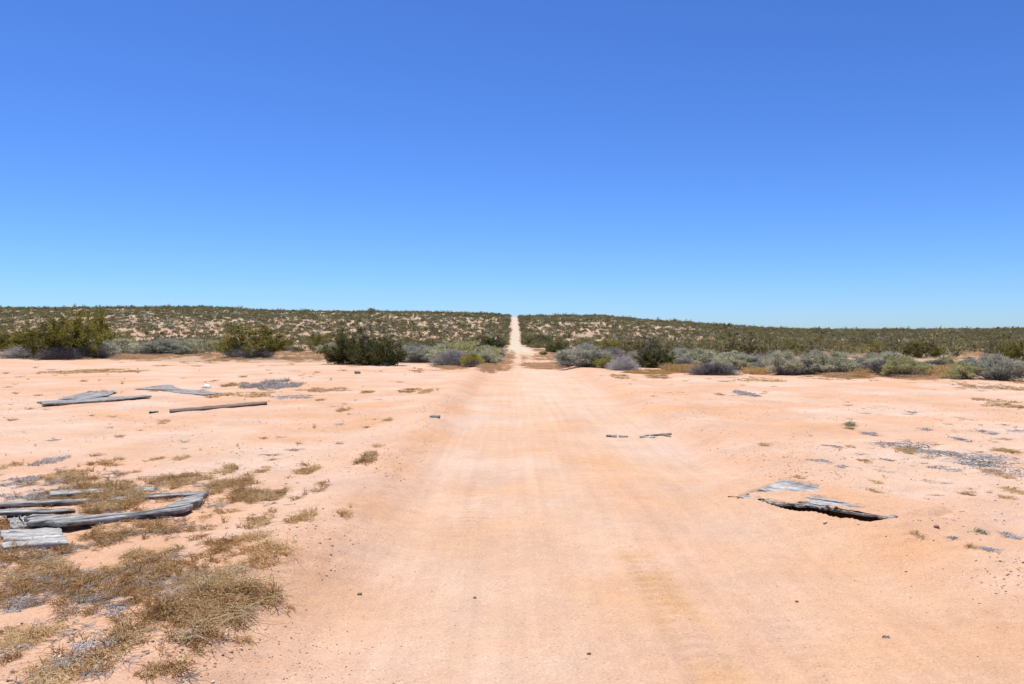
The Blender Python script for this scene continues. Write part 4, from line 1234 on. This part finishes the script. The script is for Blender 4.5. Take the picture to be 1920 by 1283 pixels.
# right of the track
MP(DL, [(1520, 1552, 861, 872), (1545, 1588, 867, 880)], 'narrow ash grey litter strip alone behind the half buried panel', 4200, M_ASH, 0.03, 0.11, 51, 0.40, 'dry litter')
MP(DL, [(1650, 1740, 829, 845), (1720, 1810, 838, 862), (1790, 1930, 852, 880)], 'longest ash grey litter streak slanting over the sand right of the track', 300, M_ASH, 0.04, 0.42, 52, 0.42, 'dry litter', width=0.0065)
MP(DW, [(1680, 1735, 838, 852)], 'brown weed wisp lying along the longest grey streak', 3200, M_STRAW, 0.06, 0.12, 53, 0.5)
MP(DL, [(1800, 1870, 858, 884), (1840, 1935, 876, 906)], 'broad ash grey litter patch below the longest streak, at the picture edge', 240, M_ASH, 0.035, 0.38, 54, 0.40, 'dry litter', width=0.0065)
MP(DL, [(1748, 1798, 872, 888)], 'small ash grey litter patch before the broad one', 3800, M_ASH, 0.04, 0.11, 55, 0.45, 'dry litter')
MP(DW, [(1845, 1880, 880, 898)], 'rusty weed wisp amid the broad grey litter patch', 3400, M_RUST, 0.05, 0.11, 56, 0.5)
MP(DW, [(1880, 1925, 912, 926)], 'dry brown weeds at the picture edge below the broad grey litter patch', 3600, M_STRAW, 0.05, 0.12, 57, 0.45)
MP(DW, [(1795, 1824, 916, 926)], 'small brown weed clump alone below the small grey litter patch', 4400, M_STRAW, 0.05, 0.08, 58, 0.4)
MP(DW, [(1815, 1845, 992, 1004)], 'small grey-green weed on the sand right of the hollow', 7000, M_WEEDGREEN, 0.06, 0.07, 59, 0.4)
MP(DL, [(1545, 1572, 831, 843)], 'faint grey litter spot, nearest the track of those behind the panel', 3600, M_ASH, 0.03, 0.10, 60, 0.45, 'dry litter')
MP(DL, [(1612, 1648, 809, 819)], 'short pale grey litter strip far behind the panel', 2600, M_ASH, 0.05, 0.13, 61, 0.5, 'dry litter')
MP(DL, [(1832, 1858, 808, 816), (1850, 1880, 811, 816)], 'small grey litter spot behind the longest streak', 2600, M_ASH, 0.05, 0.13, 62, 0.42, 'dry litter')
MP(DL, [(1886, 1930, 808, 814)], 'thin grey litter line at the picture edge behind the longest streak', 2400, M_ASH, 0.04, 0.13, 63, 0.4, 'dry litter')
MP(DW, [(1585, 1604, 795, 803)], 'single small grey-green sprig on bare sand far behind the panel', 3600, M_WEEDGREEN, 0.10, 0.10, 64, 0.6, width=0.006)
# farther mats
MP(DW, [(478, 525, 713, 730), (500, 560, 719, 733)], 'grey-brown weed mound on the sand before the separate spreading olive bush', 520, M_TWIG, 0.17, 0.18, 71, 0.5, width=0.010)
MP(DW, [(560, 665, 726, 736)], 'low brown weed strip trailing from the grey-brown mound toward the track', 230, M_STRAW, 0.07, 0.2, 72, 0.45, width=0.010)
MP(DW, [(440, 520, 732, 747)], 'grey-brown weed patch between the thin brown plank and the grey-brown mound', 300, M_STRAW, 0.09, 0.2, 73, 0.42, width=0.010)
MP(DL, [(500, 600, 738, 750)], 'flat ash grey litter below the grey-brown weed mound', 170, M_ASH, 0.04, 0.22, 74, 0.42, 'dry litter', width=0.010)
MP(DW, [(100, 265, 690, 702)], 'long brown weed strip on sand before the round grey saltbush', 110, M_STRAW, 0.08, 0.24, 75, 0.45, width=0.014)
MP(DW, [(1850, 1935, 754, 768)], 'golden brown weed clump on the sand at the picture edge', 420, M_STRAW, 0.12, 0.2, 76, 0.5, width=0.009)
MP(DW, [(1835, 1895, 746, 756)], 'thin golden weed streak beside the golden brown clump at the picture edge', 280, M_STRAW, 0.08, 0.2, 77, 0.55, width=0.009)
MP(DW, [(1790, 1935, 718, 734)], 'wide tan weed strip just before the last grey saltbushes', 120, M_STRAW, 0.09, 0.22, 78, 0.55, width=0.012)
MP(DW, [(1380, 1470, 708, 718), (1500, 1580, 702, 714)], 'thin tan and grey weed strip before the pale saltbushes', 110, M_STRAW, 0.08, 0.22, 79, 0.42, width=0.012)

# small tufts, each a thing of its own
TUFT_G = 'small dry tufts dotted on bare sand'
tufts = [(205, 868, 36, 0.07, M_STRAW), (415, 883, 48, 0.07, M_STRAW), (490, 880, 30, 0.04, M_GOLD), (568, 880, 50, 0.06, M_STRAW), (600, 913, 26, 0.04, M_STRAW),
         (490, 981, 58, 0.07, M_STRAW), (562, 981, 54, 0.07, M_STRAW), (645, 964, 34, 0.06, M_STRAW), (380, 978, 30, 0.06, M_STRAW), (398, 996, 18, 0.06, M_STRAW),
         (687, 863, 40, 0.09, M_STRAW), (97, 866, 44, 0.07, M_ASH), (20, 874, 36, 0.08, M_STRAW), (290, 860, 22, 0.05, M_GOLD), (338, 858, 24, 0.06, M_STRAW),
         (185, 852, 16, 0.06, M_STRAW), (240, 892, 26, 0.06, M_STRAW), (418, 938, 22, 0.05, M_STRAW), (455, 1206, 44, 0.05, M_STRAW), (378, 1228, 26, 0.05, M_STRAW),
         (540, 1150, 18, 0.03, M_STRAW), (515, 862, 10, 0.06, M_STRAW), (462, 928, 18, 0.04, M_STRAW), (1720, 1004, 18, 0.07, M_STRAW), (1785, 1006, 12, 0.05, M_ASH),
         (1895, 1005, 22, 0.04, M_ASH), (1822, 1028, 10, 0.07, M_STRAW), (1855, 1032, 24, 0.03, M_ASH), (1892, 936, 20, 0.05, M_STRAW), (1640, 922, 14, 0.04, M_STRAW),
         (1496, 895, 10, 0.06, M_STRAW), (1592, 838, 10, 0.05, M_RUST), (1640, 906, 12, 0.05, M_STRAW), (710, 836, 16, 0.05, M_GOLD), (640, 770, 18, 0.06, M_GOLD),
         (652, 768, 10, 0.05, M_GOLD), (602, 750, 14, 0.06, M_GOLD), (728, 790, 16, 0.05, M_GOLD), (1430, 838, 14, 0.04, M_GOLD), (1590, 805, 8, 0.06, M_STRAW),
         (1662, 862, 16, 0.04, M_ASH), (1622, 864, 16, 0.04, M_STRAW), (1700, 850, 14, 0.05, M_STRAW), (1884, 848, 30, 0.06, M_STRAW), (1800, 826, 26, 0.04, M_ASH),
         (1730, 806, 20, 0.05, M_ASH), (1705, 772, 14, 0.06, M_ASH), (1400, 738, 40, 0.05, M_ASH), (1345, 738, 16, 0.05, M_STRAW), (1160, 706, 36, 0.06, M_STRAW),
         (1230, 706, 44, 0.05, M_STRAW), (770, 732, 40, 0.05, M_STRAW), (800, 735, 24, 0.05, M_GOLD), (690, 736, 22, 0.05, M_STRAW), (415, 742, 40, 0.06, M_GOLD), (445, 722, 30, 0.09, M_STRAW)]
for q, (px, py, w, hh, mt) in enumerate(tufts):
    y = at(px, py)[1]
    hpx = max(w * 0.26 * min(1, 8 / y) + 1.5, 2.5)
    s = max(y / 5.5, 1.0)
    col = {'dry_stalk': 'brown', 'golden_grass_blade': 'golden', 'ash_grey_stalk': 'ash grey', 'rusty_grass_blade': 'rusty brown'}[mt.name]
    where = 'left' if px < 900 else 'right'
    zone = 'near the boards' if px < 900 and py > 845 else 'toward the shrub row' if px < 900 else 'around the half buried panel' if py > 800 else 'toward the shrub row'
    MP('dry_tuft', [(px - w / 2, px + w / 2, py - hpx, py + hpx)], 'small %s tuft on bare sand %s, %s of the track' % (col, zone, where), 5200 / s ** 1.5, mt, hh * s ** 0.35, 0.085 * s ** 0.5, 200 + q, 0.45, 'dry tuft',
       'small %s dry tufts %s, %s of the track' % (col, zone, where), 0.003 * s ** 0.8)


# countless bits of dead grass and stones
def tuft_mesh(seed, n, spread, hgt, lng, width, mat, mean=0.5):
    r = np.random.default_rng(seed)
    bag = Bag()
    a = r.uniform(0, 6.283, n); q = np.sqrt(r.uniform(0, 1, n)) * spread
    P = np.stack([np.cos(a) * q, np.sin(a) * q * r.uniform(0.4, 1), np.zeros(n)], 1)
    stalks(bag, P, lng * r.uniform(0.4, 1.3, n), hgt * r.uniform(0.2, 1.2, n), r, np.clip(r.normal(mean, 0.2, n), 0, 1), width * r.uniform(0.6, 1.4, n), 0.6)
    return bag.obj('tuft', [mat], link=False)


rs = np.random.default_rng(555)
# near crumbs: tiny sprigs over the weedy sides
kn = [tuft_mesh(801, 26, 0.03, 0.03, 0.045, 0.0026, M_STRAW, 0.35), tuft_mesh(802, 18, 0.035, 0.02, 0.05, 0.0026, M_ASH, 0.4), tuft_mesh(803, 14, 0.02, 0.045, 0.03, 0.0026, M_STRAW, 0.4),
      tuft_mesh(804, 34, 0.05, 0.03, 0.06, 0.003, M_STRAW, 0.45), tuft_mesh(805, 24, 0.05, 0.015, 0.08, 0.003, M_ASH, 0.45)]
n = 30000
y = 2.8 + rs.uniform(0, 1, n) ** 1.9 * 34; x = rs.uniform(-1, 1, n) * (0.72 * y + 1)
u_ = x / y * 1500
wl_ = sst(-1.6, -2.4, x) if False else np.clip((-x - 1.7) / 0.9, 0, 1)
wr_ = np.clip((x - 3.1) / 1.2, 0, 1) * np.clip((y - 4.6) / 2, 0, 1)
pdn = np.maximum(wl_ * (0.12 + 1.0 * (1 - sst(7.5, 9.5, y))) * np.clip(0.30 + 2.6 * fbm(x / 0.9, y / 0.9, 141, 3), 0, 1), 0.22 * wr_ * np.clip(0.10 + 2.2 * fbm(x / 1.1, y / 1.1, 143, 3), 0, 1))
k = rs.uniform(0, 1, n) < pdn * 0.55
x, y = x[k], y[k]
xl = rs.uniform(-5.2, -1.45, 14000); yl = 2.7 + 7.0 * rs.uniform(0, 1, 14000) ** 1.3
kl = rs.uniform(0, 1, 14000) < np.clip(0.30 + 2.4 * fbm(xl / 0.7, yl / 0.7, 145, 3), 0.03, 1) * (1 - sst(-0.75, 0.0, xl + 1.42 + 0.30 * (yl - 4.5))) * (1 - sst(7.5, 9.7, yl))
x = np.concatenate([x, xl[kl]]); y = np.concatenate([y, yl[kl]])
s = rs.uniform(0.35, 1.2, len(x)) * (1 + y / 22)
flat_ = np.where(x > 0, 0.45, 0.9)
scatter('dry_grass', x, y, H(x, y) - 0.003, np.stack([s, s, s * flat_], 1), zrot(len(x), rs), rs.choice(5, len(x), p=[.3, .2, .2, .15, .15]), kn, 'crumbs of dead grass strewn over the sand beside the track')

# dry grass along the shrub row, on the flats behind and in the wheel-track middle
kg = [tuft_mesh(811, 26, 0.28, 0.16, 0.28, 0.012, M_RUST, 0.45), tuft_mesh(812, 26, 0.30, 0.14, 0.30, 0.012, M_RUST, 0.6), tuft_mesh(813, 44, 0.26, 0.26, 0.26, 0.012, M_GOLD, 0.5),
      tuft_mesh(814, 30, 0.30, 0.10, 0.34, 0.012, M_STRAW, 0.45), tuft_mesh(815, 30, 0.34, 0.05, 0.40, 0.012, M_ASH, 0.45)]
n = 17000
y = np.sqrt(rs.uniform(22 ** 2, 125 ** 2, n)); x = rs.uniform(-1, 1, n) * (0.72 * y + 2)
e = edge_y(x)
rxx = np.abs(x - road_x(y)) - road_half(y)
fl = np.clip(0.35 + 2.2 * fbm(x / 6, y / 6, 151, 3), 0, 1)
pg = fl * sst(e - 1.5, e + 2, y) * (rxx > 0.5)
stripe = np.clip(-0.10 + 2.6 * fbm(x / 6, y / 1.1, 153, 3), 0, 1) * sst(e - 17, e - 6, y) * (y < e + 1) * (np.abs(x - 0.8) > 3.2) * 0.22
k = rs.uniform(0, 1, n) < np.maximum(pg, stripe)
sand = (y < e + 0.5)
pk = np.where(sand, rs.choice([3, 4, 3, 4, 0], n), rs.choice([0, 1, 0, 1, 3], n))
s = rs.uniform(0.6, 1.3, n) * np.where(sand, 0.75, 1.0)
x, y, pk, s = x[k], y[k], pk[k], s[k]
gx, gy, gp, gs = [x], [y], [pk], [s]
# golden patches at the feet of the shrubs and both sides of the narrowing track
for px0, px1, py0, py1, m, kd in ((1595, 1632, 694, 708, 160, 2), (1728, 1792, 690, 708, 260, 2), (1250, 1330, 688, 698, 120, 2), (985, 1065, 682, 692, 130, 1), (990, 1060, 664, 676, 90, 1), (900, 950, 678, 698, 110, 1),
                                  (940, 962, 655, 680, 120, 0), (1400, 1445, 692, 702, 120, 2), (1180, 1260, 694, 702, 120, 3), (1690, 1760, 706, 712, 60, 1), (1560, 1630, 704, 710, 70, 1), (975, 988, 662, 684, 14, 3), (1760, 1850, 655, 672, 120, 1), (820, 870, 686, 694, 60, 1), (200, 330, 664, 676, 160, 0), (380, 440, 664, 676, 90, 3), (520, 600, 664, 678, 90, 0)):
    for _ in range(m):
        ga, gr = rs.uniform(0, 6.283), rs.uniform(0, 1) ** 0.7 * 0.62
        p = at((px0 + px1) / 2 + math.cos(ga) * gr * (px1 - px0), (py0 + py1) / 2 + math.sin(ga) * gr * (py1 - py0))
        gx.append([p[0]]); gy.append([p[1]]); gp.append([kd if rs.uniform() < 0.8 else 3]); gs.append([rs.uniform(0.6, 1.25) * (0.8 if kd != 3 else 0.6)])
x = np.concatenate(gx); y = np.concatenate(gy); pk = np.concatenate(gp); s = np.concatenate(gs)
scatter('dry_grass', x, y, H(x, y) - 0.01, np.stack([s, s, s * rs.uniform(0.5, 1.2, len(x))], 1), zrot(len(x), rs), pk, kg, 'rusty and golden dead grass between the far shrubs')


def stone_mesh(seed, mat):
    r = np.random.default_rng(seed)
    import bmesh
    bm = bmesh.new()
    bmesh.ops.create_icosphere(bm, subdivisions=2, radius=1.0)
    v = np.array([q.co[:] for q in bm.verts])
    f = np.array([[q.index for q in p.verts] for p in bm.faces])
    bm.free()
    v = v * (1 + 0.35 * fbm(v[:, 0] * 1.3 + seed, v[:, 1] * 1.3 + v[:, 2] * 2.1, seed, 2))[:, None] * [1, r.uniform(0.6, 0.9), r.uniform(0.45, 0.7)]
    return mesh_obj('stone', v, [f], mat, link=False)


ks = [stone_mesh(901, M_PEBBLE), stone_mesh(902, M_PEBBLE), stone_mesh(903, M_PEBBLE_PALE), stone_mesh(904, M_PEBBLE_PALE), stone_mesh(905, M_PEBBLE_DARK), stone_mesh(906, M_PEBBLE)]
n = 150000
y = 2.9 + rs.uniform(0, 1, n) ** 2.0 * 18; x = rs.uniform(-1, 1, n) * (0.70 * y + 0.6)
rxx = np.abs(x - road_x(y)) - road_half(y)
pdn = 0.02 + 0.75 * np.exp(-((rxx - 0.35) / 0.5) ** 2) + 0.28 * (rxx > 0.6)
pdn *= np.clip(0.35 + 1.8 * fbm(x / 0.8, y / 0.8, 161, 3), 0.05, 1)
k = rs.uniform(0, 1, n) < pdn * 0.7
x, y = x[k], y[k]
s = (0.0018 + rs.exponential(0.0019, len(x))) * (1 + y / 16); s = np.minimum(s, np.where(rxx[k] < 0, 0.005, 0.011))
uu, vv = pan_uv(x, y)
okp = ~((uu > -0.1) & (uu < 1.1) & (vv > -0.15) & (vv < 1.1))
x, y, s = x[okp], y[okp], s[okp]
scatter('gravel', x, y, H(x, y) + s * 0.15, np.stack([s, s, s], 1), zrot(len(x), rs, 0.2), rs.choice(6, len(x), p=[.28, .26, .15, .12, .04, .15]), ks, 'fine gravel strewn over the sand and the banks of the track')

# a few bigger stones on and beside the track
for q, (px, py, sz, m, lab) in enumerate(((674, 1114, 0.018, M_PEBBLE, 'reddish stone on the bank left of the near track'), (890, 1119, 0.012, M_PEBBLE_DARK, 'small dark stone on the near track, left wheel line'),
                                          (1494, 1131, 0.012, M_PEBBLE_DARK, 'small dark stone on the near track, opposite the hollow'), (1547, 981, 0.022, M_PEBBLE_PALE, 'pale stone on the loose sand just below the dark hollow'),
                                          (1756, 990, 0.022, M_PEBBLE_DARK, 'dark stone on the mound right of the hollow'), (1104, 1227, 0.012, M_PEBBLE_DARK, 'small dark stone low on the bare track, nearest of all'))):
    st = stone_mesh(950 + q, m)
    st.name = 'stone'
    COL.objects.link(st)
    p = at(px, py)
    st.location = (p[0], p[1], ground_z(p[0], p[1]) + sz * 0.3)
    st.rotation_euler = (0, 0, q * 1.3); st.scale = (sz, sz, sz)
    tag(st, lab, 'stone')
